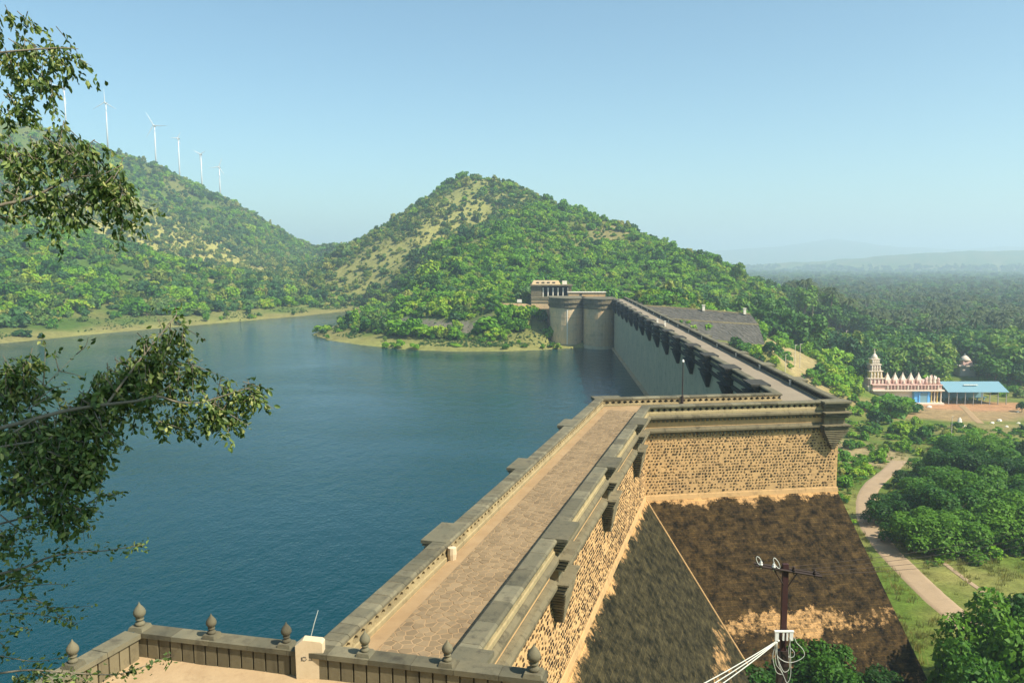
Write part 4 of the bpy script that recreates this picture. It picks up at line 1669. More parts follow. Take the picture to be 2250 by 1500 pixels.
for k, px in enumerate((1956, 1973, 1990, 2008, 2025)):
    e = bpy.data.objects.new('spire', None)
    e.parent = temple
    e.location = (tx(px) - X0, -3.0, 6.9)
    e.scale = (0.95, 0.95, 0.78)
    COL.objects.link(e)
    MB().box((0, 0, 0.9), (2.1, 2.1, 1.8)).build('spire_body', M['pink'], e)
    MB().lathe([(1.35, 1.8), (1.2, 2.2), (0.75, 3.2), (0.4, 4.1), (0.14, 4.6), (0.22, 4.8), (0.03, 5.2)], 4).build('spire_cap', M['cream'], e, rot=(0, 0, math.pi / 4))
    MB().lathe([(0.5, 0.3), (0.45, 1.2), (0.1, 1.5)], 6, (0, -1.15, 0)).build('niche_figure', M['cream'], e)
for k in range(7):
    px = 2038 + k * 4.6
    c = (tx(px) - X0, -4.2 + 0.5 * (k % 2), 6.9)
    MB().lathe([(0.6, 0), (0.7, 0.7), (0.45, 1.3), (0.55, 1.9), (0.3, 2.1 + 0.7 * math.sin(k / 6 * math.pi)), (0.06, 2.3 + 1.0 * math.sin(k / 6 * math.pi))], 6, c).build('roof_figure', M[('pink', 'cream', 'cream')[k % 3]], temple, True)
# tiered gate tower
gx = tx(1931) - X0
z = 0.6
MB().box((gx, -1, 3.4), (6.4, 6.4, 5.6)).build('tower_base', M['cream'], temple)
z = 6.2
for k, (w, h) in enumerate(((5.8, 2.7), (4.7, 2.5), (3.7, 2.3), (2.8, 1.9))):
    MB().box((gx, -1, z + h / 2), (w, w * 0.85, h), 0, 0.9).build('tower_tier', M['pink' if k % 2 == 0 else 'yellow'], temple)
    MB().box((gx, -1, z + h - 0.12), (w + 0.3, w * 0.85 + 0.3, 0.26)).build('tower_cornice', M['cream'], temple)
    for s in (-0.36, -0.12, 0.12, 0.36):
        MB().lathe([(0.3, 0), (0.36, 0.5 * h), (0.1, 0.85 * h)], 6, (gx + s * w, -1 - w * 0.45, z)).build('tower_figure', M['cream'], temple)
    z += h
MB().lathe([(1.0, 0), (1.1, 0.4), (0.9, 1.0), (0.4, 1.6), (0.2, 1.9), (0.3, 2.2), (0.1, 2.6), (0.04, 3.6)], 10, (gx, -1, z)).build('tower_finial', M['cream'], temple, True)

shed = empty('open_shed', (tx(2148), TY + 6, TGZ))
setp(shed, 'long open shed with blue sheet roof beside the temple', 'shed')
S0 = tx(2148)
w0, w1 = tx(2082) - S0, tx(2216) - S0
rf = MB()
ncor = 60
for nm, ya, yb, za, zb in (('roof_front', -6.2, 1.5, 4.3, 7.0), ('roof_back', 9.2, 1.5, 4.3, 7.02)):
    V, F = [], []
    for j, (yy, zz) in enumerate(((ya, za), (yb, zb))):
        for i in range(ncor + 1):
            V.append((w0 + (w1 - w0) * i / ncor + (0.6 if j else 0), yy, zz + 0.07 * (i % 2)))
    for i in range(ncor):
        F.append((i, i + 1, ncor + 2 + i, ncor + 1 + i))
    n0 = len(V)
    V += [(x, y, z_ - 0.06) for x, y, z_ in V]
    F += [tuple(n0 + k for k in reversed(f)) for f in F]
    MB().addv(V, F).build(nm, M['roofblue'], shed)
for i in range(8):
    for yy in (-5.6, 8.6):
        x = w0 + 0.6 + (w1 - w0 - 1.2) * i / 7
        MB().box((x, yy, 2.1), (0.22, 0.22, 4.4)).build('post', M['steel'], shed)
MB().box(((w0 + w1) / 2, 8.2, 1.8), (w1 - w0 - 2, 0.2, 3.4)).build('back_wall', M['roofblue'], shed)
for i in range(6):
    x = w0 + 3 + i * 3.0
    MB().box((x, 2 + (i % 2), 1.0), (1.6, 0.8, 0.12)).box((x, 2 + (i % 2), 0.5), (0.3, 0.5, 1.0)).build('bench', M['roofblue'], shed)
MB().box((w0 + 10, -2.0, 7.2 - 0.9), (5.0, 0.7, 0.12)).build('roof_sheet', M['white'], shed)

sg = ground_hit(2118, 824)
shrine = empty('small_shrine', tuple(sg))
shrine.scale = (1.15, 1.15, 1.15)
setp(shrine, 'small pale shrine with stepped roof among trees behind the blue shed', 'shrine')
MB().box((0, 0, 1.6), (6.0, 5.0, 4.2)).build('wall', M['cream'], shrine)
MB().box((0, 0, 3.9), (7.0, 6.0, 0.4)).build('eave', M['cream'], shrine)
MB().box((0.3, 0, 4.9), (4.0, 4.0, 1.6), 0, 0.8).build('upper_tier', M['pink'], shrine)
MB().lathe([(2.0, 5.7), (2.2, 6.1), (1.2, 7.2), (0.4, 7.8), (0.05, 8.6)], 8).build('dome', M['cream'], shrine, True)

for k, (px, py, w, lab) in enumerate(((2112, 683, 9, 'left of two tiny far houses with orange roofs in the wood'), (2150, 688, 6, 'right of two tiny far houses, pale gabled, in the wood'))):
    g = ground_hit(px, py + 12)
    e = empty('far_house', tuple(g))
    setp(e, lab, 'house', 'far houses in the wood')
    s = g[1] / FOCAL_PX
    W = w * 2.4 * s
    MB().box((0, 0, 3), (W, W * 0.7, 14 * s)).build('wall', M['cream'], e)
    MB().prism([(-W * 0.6, -W * 0.45), (W * 0.6, -W * 0.45), (W * 0.6, W * 0.45), (-W * 0.6, W * 0.45)], 3 + 7 * s, 3 + 12 * s, [(-W * 0.5, -0.1), (W * 0.5, -0.1), (W * 0.5, 0.1), (-W * 0.5, 0.1)]).build('roof', M['pink'], e)
    MB().box((0, -W * 0.36, 2.6), (W * 0.2, 0.2, 6 * s)).build('window', M['dark'], e)

# lean poles standing about the valley
PO = [(1725, 778, 818, 'pale pole nearest the dam parapet, with a short lamp arm'), (1746, 757, 806, 'left one of a close pair of pale poles at the edge of the dry field'),
      (1757, 755, 808, 'right one of a close pair of pale poles at the edge of the dry field'),
      (1813, 738, 772, 'short pole in the middle of the dry field'), (1858, 726, 768, 'tall pale pole at the right of the dry field'), (2090, 914, 962, 'pale pole beside stones below the temple yard'),
      (1739, 628, 650, 'thin pale mast in the far wood left of the palms'), (1964, 640, 668, 'thin pale mast in the middle of the far wood'), (2151, 645, 672, 'thin pale mast above the small far houses')]
for px, y0, y1, lab in PO:
    g = ground_hit(px, y1)
    if g is None:
        continue
    h = at_depth(px, y0, g[1])[2] - g[2]
    s = max(0.09, g[1] / FOCAL_PX * 0.75)
    e = empty('street_pole', tuple(g))
    setp(e, lab, 'pole', 'pale poles in the valley')
    MB().tube([(0, 0, -0.5), (0, 0, h)], [s, s * 0.7], 6).build('shaft', M['cream'], e)
    MB().tube([(0, 0, h * 0.98), (s * 6, 0, h)], [s * 0.7, s * 0.5], 5).build('arm', M['cream'], e)

# white standing stone below the yard and scattered pale boulders
g = ground_hit(2108, 938)
st = MB().rings([[(0.9 * math.cos(a) * s, 0.6 * math.sin(a) * s, z_) for a in np.linspace(0, 2 * math.pi, 9)[:-1]] for s, z_ in ((0.8, -0.4), (1.0, 0.4), (0.85, 1.4), (0.6, 2.3), (0.2, 2.9))]).build('standing_stone', M['white'], None, loc=tuple(g))
setp(st, 'white painted standing stone below the temple yard', 'stone')
boulders = []
for k, (px, py) in enumerate(((2128, 948), (2180, 930), (2196, 925), (2212, 938), (2188, 945), (2238, 930), (2075, 960), (2120, 938), (2236, 905), (2042, 895))):
    g = ground_hit(px, py)
    r = random.uniform(0.5, 1.0)
    mb = MB().rings([[(r * random.uniform(0.8, 1.2) * math.cos(a) * s, r * random.uniform(0.8, 1.2) * math.sin(a) * s, z_ * r) for a in np.linspace(0, 2 * math.pi, 8)[:-1]] for s, z_ in ((0.9, -0.3), (1.0, 0.2), (0.7, 0.6), (0.25, 0.8))])
    b = mb.build('boulder', M['white'], None, loc=tuple(g))
    boulders.append(b)
    setp(b, 'small pale boulder lying in the rough grass below the temple yard', 'boulder', 'boulders below the temple yard')

# ------------------------------------------------------------------ tracks
tk = [ground_hit(*q) for q in ((1975, 1012), (1955, 1035), (1915, 1065), (1900, 1100), (1908, 1150), (1945, 1205), (1990, 1250), (2050, 1310), (2105, 1355), (2160, 1400))]
last = tk[-1] + (tk[-1] - tk[-2]) * 2
drape('dirt_track', [(p[0], p[1]) for p in tk] + [(last[0], last[1])], 4.3, M['dirt'], 0.06)
tk2 = [ground_hit(*q) for q in ((2010, 1190), (2060, 1225), (2110, 1265), (2160, 1300), (2190, 1325))]
drape('footpath', [(p[0], p[1]) for p in tk2], 0.9, M['dirt'], 0.05)
tk3 = [ground_hit(*q) for q in ((2112, 890), (2128, 905), (2140, 918), (2155, 930))]
drape('yard_path', [(p[0], p[1]) for p in tk3], 2.6, M['mortar'], 0.07)
tk4 = [ground_hit(*q) for q in ((1640, 695), (1700, 662), (1745, 652))]
tk5 = [ground_hit(*q) for q in ((1800, 832), (1880, 945), (1930, 985), (1950, 1000))]

# ------------------------------------------------------------------ vegetation
def crown_arrays(seed, lobes, n, leaf, flat=1.0, up_bias=0.35, aspect=0.6):
    """many small bent leaf clumps spread through a set of lobes"""
    r = np.random.default_rng(seed)
    lob = np.array(lobes, float)                    # cx cy cz rx ry rz
    vol = lob[:, 3] * lob[:, 4] + lob[:, 3] * lob[:, 5]
    which = r.choice(len(lob), n, p=vol / vol.sum())
    d = r.normal(size=(n, 3))
    d /= np.linalg.norm(d, axis=1)[:, None]
    d[:, 2] = np.where(d[:, 2] < -0.55, -d[:, 2], d[:, 2])
    rad = r.uniform(0.72, 1.06, n) ** 1.0
    L = lob[which]
    P = L[:, :3] + d * L[:, 3:] * rad[:, None]
    nrm = d + r.normal(size=(n, 3)) * 0.55
    nrm[:, 2] += up_bias
    nrm /= np.linalg.norm(nrm, axis=1)[:, None]
    a = np.cross(nrm, r.normal(size=(n, 3)))
    a /= np.linalg.norm(a, axis=1)[:, None]
    b = np.cross(nrm, a)
    s = leaf * r.uniform(0.55, 1.35, n)[:, None]
    v0 = P - a * s
    v1 = P - b * s * aspect + nrm * s * r.uniform(-0.3, 0.1, n)[:, None]
    v2 = P + a * s * r.uniform(0.7, 1.1, n)[:, None]
    v3 = P + b * s * aspect * r.uniform(0.7, 1.2, n)[:, None] + nrm * s * r.uniform(-0.3, 0.1, n)[:, None]
    V = np.stack([v0, v1, v2, v3], 1).reshape(-1, 3)
    F = np.arange(n * 4).reshape(-1, 4)
    return V, F


def lobes_round(seed, R, H, k, low=False):
    r = np.random.default_rng(seed)
    if low:
        out = [(0, 0, H * 0.40, R * 0.50, R * 0.50, H * 0.38)]
        for i in range(k):
            a = 2 * math.pi * i * 0.618
            rr = R * r.uniform(0.25, 0.88)
            s = r.uniform(0.18, 0.40)
            out.append((rr * math.cos(a), rr * math.sin(a), H * r.uniform(0.18, 0.92 - 0.4 * rr / R), R * s, R * s, H * s * 0.7))
        return out
    out = [(0, 0, H * 0.62, R * 0.62, R * 0.62, H * 0.3)]
    for i in range(k):
        a = 2 * math.pi * i / k + r.uniform(-0.4, 0.4)
        rr = R * r.uniform(0.35, 0.68)
        s = r.uniform(0.28, 0.48)
        out.append((rr * math.cos(a), rr * math.sin(a), H * r.uniform(0.42, 0.82), R * s, R * s, H * s * 0.62))
    return out


def tree_templates(tag, mat, trunk_mat, specs, low=False):
    """specs: (R, H, lobes, leaves, leaf size); returns list of (crown mesh, trunk mesh)"""
    res = []
    for i, (R, H, k, n, leaf) in enumerate(specs):
        lb = lobes_round(100 + i + hash_tag(tag), R, H, k, low)
        V, F = crown_arrays(200 + i + hash_tag(tag), lb, n, leaf)
        cr = new_mesh_np(tag + '_crown', V, F, M[mat])
        mb = MB()
        th = H * 0.6
        lean = random.uniform(-0.06, 0.06) * H
        mb.tube([(0, 0, -0.8), (lean * 0.4, 0, th * 0.5), (lean, lean * 0.5, th)], [H * 0.035, H * 0.024, H * 0.012], 6)
        for q in lb[1:5]:
            mb.tube([(lean * 0.4, 0, th * 0.45), (q[0] * 0.6, q[1] * 0.6, (th * 0.45 + q[2]) / 2), (q[0], q[1], q[2])], [H * 0.016, H * 0.011, H * 0.004], 5)
        tr = mb.mesh(tag + '_trunk', M[trunk_mat])
        res.append((cr, tr))
    return res


def hash_tag(t):
    return sum(ord(c) for c in t)


HILL = tree_templates('bush', 'leaf_hill', 'bark', [(2.4, 3.4, 5, 420, 0.42), (3.0, 3.8, 7, 520, 0.46), (1.8, 2.6, 4, 300, 0.36), (2.6, 4.6, 6, 480, 0.45), (3.4, 3.2, 8, 520, 0.45)], True)
DRY = tree_templates('scrub', 'leaf_dry', 'bark', [(2.4, 3.2, 5, 260, 0.55), (3.0, 3.6, 6, 300, 0.6), (1.8, 3.6, 4, 220, 0.5)], True)
OLV = tree_templates('olive', 'leaf_olive', 'bark', [(2.2, 3.4, 5, 300, 0.42), (2.6, 3.0, 6, 320, 0.42), (1.6, 4.4, 4, 260, 0.4)], True)
VAL = tree_templates('broadleaf', 'leaf_valley', 'bark', [(4.6, 9.0, 8, 800, 0.62), (5.4, 10.0, 9, 900, 0.68), (3.8, 8.0, 7, 650, 0.56), (4.2, 11.5, 8, 800, 0.62), (6.0, 8.5, 10, 950, 0.66)])
SHR = tree_templates('shrub', 'leaf_shrub', 'bark', [(2.8, 4.0, 12, 5200, 0.15), (3.6, 4.8, 16, 7500, 0.16), (2.2, 3.0, 10, 4000, 0.13), (3.2, 5.6, 14, 6500, 0.15)], True)


def palm_templates():
    res = []
    for i in range(2):
        r = np.random.default_rng(900 + i)
        H = 11 + 2 * i
        mb = MB().tube([(0, 0, -0.5), (0.25, 0, H * 0.5), (0.7, 0.1, H)], [0.3, 0.22, 0.17], 6)
        tr = mb.mesh('palm_trunk', M['bark2'])
        V, F = [], []
        for k in range(16):
            a = 2 * math.pi * k / 16 + r.uniform(-0.15, 0.15)
            el = r.uniform(-0.3, 1.0)
            L = r.uniform(2.8, 3.6)
            for s in range(6):
                t0, t1 = s / 6, (s + 1) / 6
                for side in (-1, 1):
                    q = []
                    for t, w in ((t0, 0), (t1, 0), (t1 + 0.1, 1), (t0 + 0.14, 1)):
                        x = L * t * math.cos(el * 0.7)
                        z = H + L * (t * math.sin(el) - 0.75 * t * t) - 0.35 * w
                        ww = side * w * 0.7 * (1 - t * 0.6)
                        q.append((0.7 + x * math.cos(a) - ww * math.sin(a), 0.1 + x * math.sin(a) + ww * math.cos(a), z))
                    b = len(V)
                    V += q
                    F.append((b, b + 1, b + 2, b + 3))
        cr = new_mesh_np('palm_crown', np.array(V), np.array(F), M['palm'])
        res.append((cr, tr))
    return res


PALM = palm_templates()


def whole(name, pair):
    """crown and trunk joined, used only as a pattern for far masses of foliage"""
    cr, tr = pair
    v1 = np.zeros(len(cr.vertices) * 3)
    cr.vertices.foreach_get('co', v1)
    v1 = v1.reshape(-1, 3)
    F1 = [tuple(p.vertices) for p in cr.polygons]
    v2 = np.zeros(len(tr.vertices) * 3)
    tr.vertices.foreach_get('co', v2)
    v2 = v2.reshape(-1, 3)
    F2 = [tuple(v + len(v1) for v in p.vertices) for p in tr.polygons]
    me = new_mesh(name, np.vstack([v1, v2]), F1 + F2)
    me.materials.append(cr.materials[0])
    me.materials.append(tr.materials[0])
    me.polygons.foreach_set('material_index', [0] * len(F1) + [1] * len(F2))
    return bpy.data.objects.new(name, me)


def scatter(name, P, rz, S, idx, patterns, label, category):
    """one object holding points; every point carries one of the patterns"""
    me = bpy.data.meshes.new(name)
    n = len(P)
    me.vertices.add(n)
    me.vertices.foreach_set('co', np.ascontiguousarray(P, dtype=np.float32).ravel())
    for nm, tp_, arr in (('turn', 'FLOAT_VECTOR', np.column_stack([RNG.normal(0, 0.13, n), RNG.normal(0, 0.13, n), rz])), ('size', 'FLOAT_VECTOR', S)):
        a = me.attributes.new(nm, tp_, 'POINT')
        a.data.foreach_set('vector', np.ascontiguousarray(arr, dtype=np.float32).ravel())
    a = me.attributes.new('pick', 'INT', 'POINT')
    a.data.foreach_set('value', np.ascontiguousarray(idx, dtype=np.int32))
    o = add(name, me)
    setp(o, label, category, None, 'stuff')
    ng = bpy.data.node_groups.new(name + '_nodes', 'GeometryNodeTree')
    ng.interface.new_socket('Geometry', in_out='INPUT', socket_type='NodeSocketGeometry')
    ng.interface.new_socket('Geometry', in_out='OUTPUT', socket_type='NodeSocketGeometry')
    gi = ng.nodes.new('NodeGroupInput')
    go = ng.nodes.new('NodeGroupOutput')
    iop = ng.nodes.new('GeometryNodeInstanceOnPoints')
    jn = ng.nodes.new('GeometryNodeJoinGeometry')
    for p in patterns:
        oi = ng.nodes.new('GeometryNodeObjectInfo')
        oi.inputs['Object'].default_value = p
        oi.inputs['As Instance'].default_value = True
        ng.links.new(oi.outputs['Geometry'], jn.inputs[0])

    def attr(nm, t):
        a = ng.nodes.new('GeometryNodeInputNamedAttribute')
        a.data_type = t
        a.inputs['Name'].default_value = nm
        return a.outputs[0]
    ng.links.new(gi.outputs[0], iop.inputs['Points'])
    ng.links.new(jn.outputs[0], iop.inputs['Instance'])
    iop.inputs['Pick Instance'].default_value = True
    ng.links.new(attr('pick', 'INT'), iop.inputs['Instance Index'])
    er = ng.nodes.new('FunctionNodeEulerToRotation')
    ng.links.new(attr('turn', 'FLOAT_VECTOR'), er.inputs[0])
    ng.links.new(er.outputs[0], iop.inputs['Rotation'])
    ng.links.new(attr('size', 'FLOAT_VECTOR'), iop.inputs['Scale'])
    ng.links.new(iop.outputs[0], go.inputs[0])
    md = o.modifiers.new('scatter', 'NODES')
    md.node_group = ng
    return o


hp = [ground_hit(*q) for q in ((985, 676), (1040, 674), (1100, 674), (1160, 673), (1195, 672))]
hp = [q for q in hp if q is not None and q[1] < 400]
if len(hp) > 2:
    drape('contour_path', [(p[0], p[1]) for p in hp], 1.6, M['mortar'], 0.25)

KEEP_OUT = [(tx(1995), TY + 4, 17), (tx(2148), TY + 5, 15), (140, 262, 24), (112, 258, 12), (170, 262, 24), (170, 208, 26), (sg[0], sg[1], 8), (sg[0] * 0.97, sg[1] * 0.97, 8), (sg[0] * 0.94, sg[1] * 0.94, 8), (sg[0] * 0.91, sg[1] * 0.91, 7), (64, 288, 16), (80, 284, 7), (46, 292, 12)] + [(q[0], q[1] + dy_, 13) for q in FIELD for dy_ in (-16, 0, 14)]


def free(P, extra=0.0):
    ok = np.ones(len(P), bool)
    for x, y, r in KEEP_OUT:
        ok &= np.hypot(P[:, 0] - x, P[:, 1] - y) > r + extra
    d, _ = seg_dist(P[:, 0], P[:, 1], [p[:2] for p in tk] + [last[:2]])
    ok &= d > 3.2 + extra
    d, _ = seg_dist(P[:, 0], P[:, 1], [pt('A', 0, 3), meet('A', 3, 'C', 3), meet('C', 3, 'B', 3), pt('B', 324, 3)])
    ok &= d > 9
    return ok


def in_view(P, lim=0.70):
    return (P[:, 1] > 20) & (np.abs(P[:, 0]) < lim * P[:, 1] + 12)


# ---- hillsides: scrub too dense to count
def hill_points(n, xr, yr, dens):
    X = RNG.uniform(*xr, n)
    Y = RNG.uniform(*yr, n)
    H = height(X, Y)
    P = np.column_stack([X, Y, H])
    ok = in_view(P) & free(P)
    ok &= RNG.random(n) < dens(X, Y, H)
    return P[ok]


def dens_mid(X, Y, H):
    dsh, _ = seg_dist(X, Y, SHORE)
    w = side_down(X, Y)
    n = fbm(X, Y, 38, 3) + 0.5
    d = np.clip((n - 0.30) * 4.0, 0.30, 1.0)
    bare = np.exp(-((X - 70) / 34.0) ** 2 - ((Y - 560) / 45.0) ** 2)
    d *= (1 - 0.8 * bare) * (1 - 0.45 * straw(X, Y))
    cx_ = np.interp(Y, [300, 400, 420, 450, 500, 560, 610, 640], [-90, -61, -45, -29, -10, 14, 22, 60])
    d *= np.where((X < cx_) & (Y > 430), 0.62, 1.0)
    d *= np.where((w < 0.5) & (dsh < 15), 0.05, 1.0)
    d *= np.where((w < 0.5) & (dsh > 23) & (dsh < 36) & (X > -75) & (X < -4), 0.03, 1.0)
    d *= np.where(in_poly(X, Y, LAKE), 0, 1.0)
    d *= np.where((np.abs(X - 10) < 13) & (np.abs(Y - 334) < 9), 0, 1)
    d *= np.where((np.abs(X - 26) < 20) & (np.abs(Y - 326) < 14), 0, 1)
    d *= np.where((w > 0.5) & (H < 3), 0.35, 1.0)
    return d


P = hill_points(76000, (-130, 330), (300, 720), dens_mid)
S = np.exp(RNG.normal(-0.48, 0.42, len(P))).clip(0.22, 2.0)[:, None] * np.column_stack([RNG.uniform(0.8, 1.4, len(P)), RNG.uniform(0.8, 1.4, len(P)), RNG.uniform(0.65, 1.4, len(P))])
pat_h = [whole('bush_pattern', t) for t in HILL]
pat_d = [whole('scrub_pattern', t) for t in DRY]
pat_o = [whole('olive_pattern', t) for t in OLV]
PATS = pat_h + pat_d + pat_o


def species(P, mix):
    """green bushes in front of the spur's crest, olive and dry ones behind it"""
    crest_x = np.interp(P[:, 1], [300, 400, 420, 450, 500, 560, 610, 640], [-90, -61, -45, -29, -10, 14, 22, 60])
    front = (P[:, 0] > crest_x) & (P[:, 1] < 640)
    n_ = fbm(P[:, 0], P[:, 1], 70, 3) + 0.5
    r = RNG.random(len(P))
    sad = straw(P[:, 0], P[:, 1])
    ol = np.where(front, 0.10 + 0.2 * (n_ > 0.55), 0.25 + 0.55 * sad)  # larger olive share behind the crest puts sun brightness into the leaf colour
    dr = np.where(front, 0.05, mix)
    return np.where(r < ol, RNG.integers(8, 11, len(P)), np.where(r < ol + dr, RNG.integers(5, 8, len(P)), RNG.integers(0, 5, len(P))))


scatter('hillside_scrub', P, RNG.uniform(0, 6.28, len(P)), S, species(P, 0.35), list(reversed(PATS)), 'green bushes covering the pointed middle hill beyond the reservoir', 'scrub')


def dens_left(X, Y, H):
    dsh, _ = seg_dist(X, Y, SHORE)
    n = fbm(X, Y, 50, 3) + 0.5
    sad = straw(X, Y)
    d = np.clip((n - 0.25) * 3.5, 0.15, 1.0) * (1 - 0.5 * np.clip(sad, 0, 1))
    d *= np.where(dsh < 24, 0.04, 1.0)
    d *= np.where(in_poly(X, Y, LAKE), 0, 1.0)
    return d


P = hill_points(170000, (-950, 330), (330, 1250), dens_left)
P = P[~((P[:, 0] > -130) & (P[:, 1] < 720))]
P = P[(side_down(P[:, 0], P[:, 1]) < 0.5) | (P[:, 2] > 15)]
S = np.exp(RNG.normal(-0.12, 0.42, len(P))).clip(0.3, 2.4)[:, None] * np.column_stack([RNG.uniform(0.85, 1.3, len(P)), RNG.uniform(0.85, 1.3, len(P)), RNG.uniform(0.7, 1.4, len(P))])
scatter('mountain_scrub', P, RNG.uniform(0, 6.28, len(P)), S, species(P, 0.4), list(reversed(PATS)), 'hazy scrub covering the left mountain and saddle above the reservoir', 'scrub')

# ---- valley wood: individual trees in front, a mass behind
pat_v = [whole('wood_pattern', t) for t in VAL]
pat_p = [whole('palm_pattern', t) for t in PALM]
n = 34000
u = RNG.random(n)
Y = 330 * (4300 / 330.0) ** (u ** 0.85)
X = Y * RNG.uniform(0.12, 0.78, n)
H = height(X, Y)
P = np.column_stack([X, Y, H])
nn_ = fbm(X, Y, 120, 3) + 0.5
ok = free(P, 2.0) & (side_down(X, Y) > 0.5) & (RNG.random(n) < np.clip((nn_ - 0.26) * 5, 0.18, 1)) & (X > 55) & (H < 2)
P = P[ok]
g_ = np.clip((P[:, 1] - 500) / 2000, 0, 1.2)
S = (RNG.uniform(0.6, 1.35, len(P)) * (1.25 + 0.3 * g_))[:, None] * np.ones(3)
palmy = (RNG.random(len(P)) < 0.22) & (P[:, 1] > 420) & (P[:, 1] < 1700)
pick = np.where(palmy, RNG.integers(5, 7, len(P)), RNG.integers(0, 5, len(P)))
# the ~190 nearest become single trees
order = np.argsort(P[:, 1] + 0.3 * np.abs(P[:, 0] - 0.4 * P[:, 1]))
vis = [i for i in order if 0.2 < P[i, 0] / P[i, 1] < 0.66][:170]
single = np.zeros(len(P), bool)
single[vis] = True


def tree(name, pair, p, s, rz, label, group, category='tree', crown='crown'):
    e = empty(name, tuple(map(float, p)), rz)
    e.scale = tuple(map(float, s))
    setp(e, label, category, group)
    add('trunk', pair[1], e)
    add(crown, pair[0], e)
    return e


def wood_words(p):
    q = 1125 + FOCAL_PX * p[0] / p[1]
    if q < 1880:
        return 'broadleaf tree in the wood left of the temple tower', 'trees of the wood left of the temple'
    if q < 2075:
        return 'broadleaf tree in the wood straight behind the temple spires', 'trees of the wood behind the temple'
    return 'broadleaf tree in the wood behind and right of the blue shed', 'trees of the wood behind the shed'


for i in vis:
    k = pick[i]
    pair = VAL[k] if k < 5 else PALM[k - 5]
    if k < 5:
        tree('broadleaf_tree', pair, P[i], S[i], RNG.uniform(0, 6.28), *wood_words(P[i]))
    else:
        tree('palm_tree', pair, P[i], S[i], RNG.uniform(0, 6.28), 'slender palm rising out of the valley wood', 'palms of the valley wood')
Q = ~single
scatter('valley_wood', P[Q], RNG.uniform(0, 6.28, Q.sum()), S[Q], pick[Q], list(reversed(pat_v + pat_p)), 'dense far woodland with palms filling the plain to the horizon', 'woodland')


# ---- shrubs and trees placed one by one near the dam foot
ONES = ['', 'first', 'second', 'third', 'fourth', 'fifth', 'sixth', 'seventh', 'eighth', 'ninth', 'tenth', 'eleventh', 'twelfth', 'thirteenth', 'fourteenth', 'fifteenth', 'sixteenth', 'seventeenth', 'eighteenth', 'nineteenth', 'twentieth']


def ordinal(k):
    if k <= 20:
        return ONES[k]
    return {2: 'twenty', 3: 'thirty'}[k // 10] + ('-' + ONES[k % 10] if k % 10 else 'th').replace('thirtyth', 'thirtieth')


def number_group(objs, text):
    """label look-alikes by their order from the left as the camera sees them"""
    objs = sorted([o for o in objs if o], key=lambda o: o.location.x / o.location.y)
    for k, o in enumerate(objs):
        w = 'thirtieth' if k == 29 else ordinal(k + 1)
        o['label'] = w + ' from the left of the ' + text


def shrub_at(px, py, s, kind, label, group, name='shrub', set_=None, zs=1.0, cat='shrub', sink=0.3):
    g = ground_hit(px, py)
    if g is None:
        return None
    pair = (set_ or SHR)[kind % len(set_ or SHR)]
    g = g - np.array([0, 0, sink])
    return tree(name, pair, g, (s, s, s * zs), RNG.uniform(0, 6.28), label, group, cat)


number_group(boulders, 'small pale boulders below the temple yard')
# the thicket right of the track
grp_ = []
for px, py, s, k in ((1968, 1150, 1.5, 1), (1990, 1190, 1.5, 0), (2035, 1215, 1.7, 3), (2030, 1120, 1.8, 1), (2010, 1075, 1.6, 0), (2070, 1165, 2.0, 3), (2080, 1100, 2.0, 1), (2120, 1215, 1.8, 1), (2135, 1140, 2.1, 3),
                     (2190, 1200, 2.0, 0), (2200, 1120, 2.2, 1), (2245, 1205, 2.1, 3), (2255, 1130, 2.2, 1), (2060, 1045, 1.9, 0), (2110, 1060, 2.0, 3), (2170, 1070, 2.2, 1), (2230, 1060, 2.3, 0), (2300, 1180, 2.2, 1), (2300, 1100, 2.2, 3),
                     (2100, 1010, 1.8, 1), (2170, 1020, 1.9, 3), (2240, 1015, 2.0, 0)):
    grp_.append(shrub_at(px, py, s, k, 'leafy green bush in the dense thicket right of the dirt track', 'thicket right of the dirt track', zs=0.74))
number_group(grp_, 'leafy bushes in the thicket right of the dirt track')
# bushes at the foot of the sloping face
grp_ = []
for px, py, s, k in ((1585, 1450, 1.15, 0), (1625, 1475, 1.3, 1), (1600, 1500, 1.2, 3), (1675, 1480, 1.25, 0), (1740, 1490, 1.2, 1), (1800, 1500, 1.1, 0), (1850, 1510, 1.0, 3), (1900, 1520, 0.8, 2), (1650, 1430, 0.8, 2), (1960, 1530, 0.7, 2), (1560, 1500, 0.9, 2), (1710, 1460, 0.9, 2), (1690, 1540, 1.3, 1), (1800, 1550, 1.2, 3), (1620, 1560, 1.4, 0), (1880, 1560, 1.0, 1)):
    grp_.append(shrub_at(px, py, s, k, 'bushy green shrub at the foot of the stained sloping face', 'shrubs at the foot of the sloping face'))
number_group(grp_, 'green shrubs at the foot of the stained sloping face')
# dark trees in the bottom right corner
grp_ = []
for px, py, s, k in ((2150, 1640, 1.5, 1), (2230, 1600, 1.7, 3), (2290, 1560, 1.6, 1), (2110, 1590, 1.1, 0), (2235, 1480, 1.2, 2), (2245, 1400, 1.1, 0)):
    grp_.append(shrub_at(px, py, s, k, 'dark leafy tree in the bottom right corner beside the track', 'trees beside the track end', 'leafy_tree', None, 1.35, 'tree'))
number_group(grp_, 'dark leafy trees in the bottom right corner')
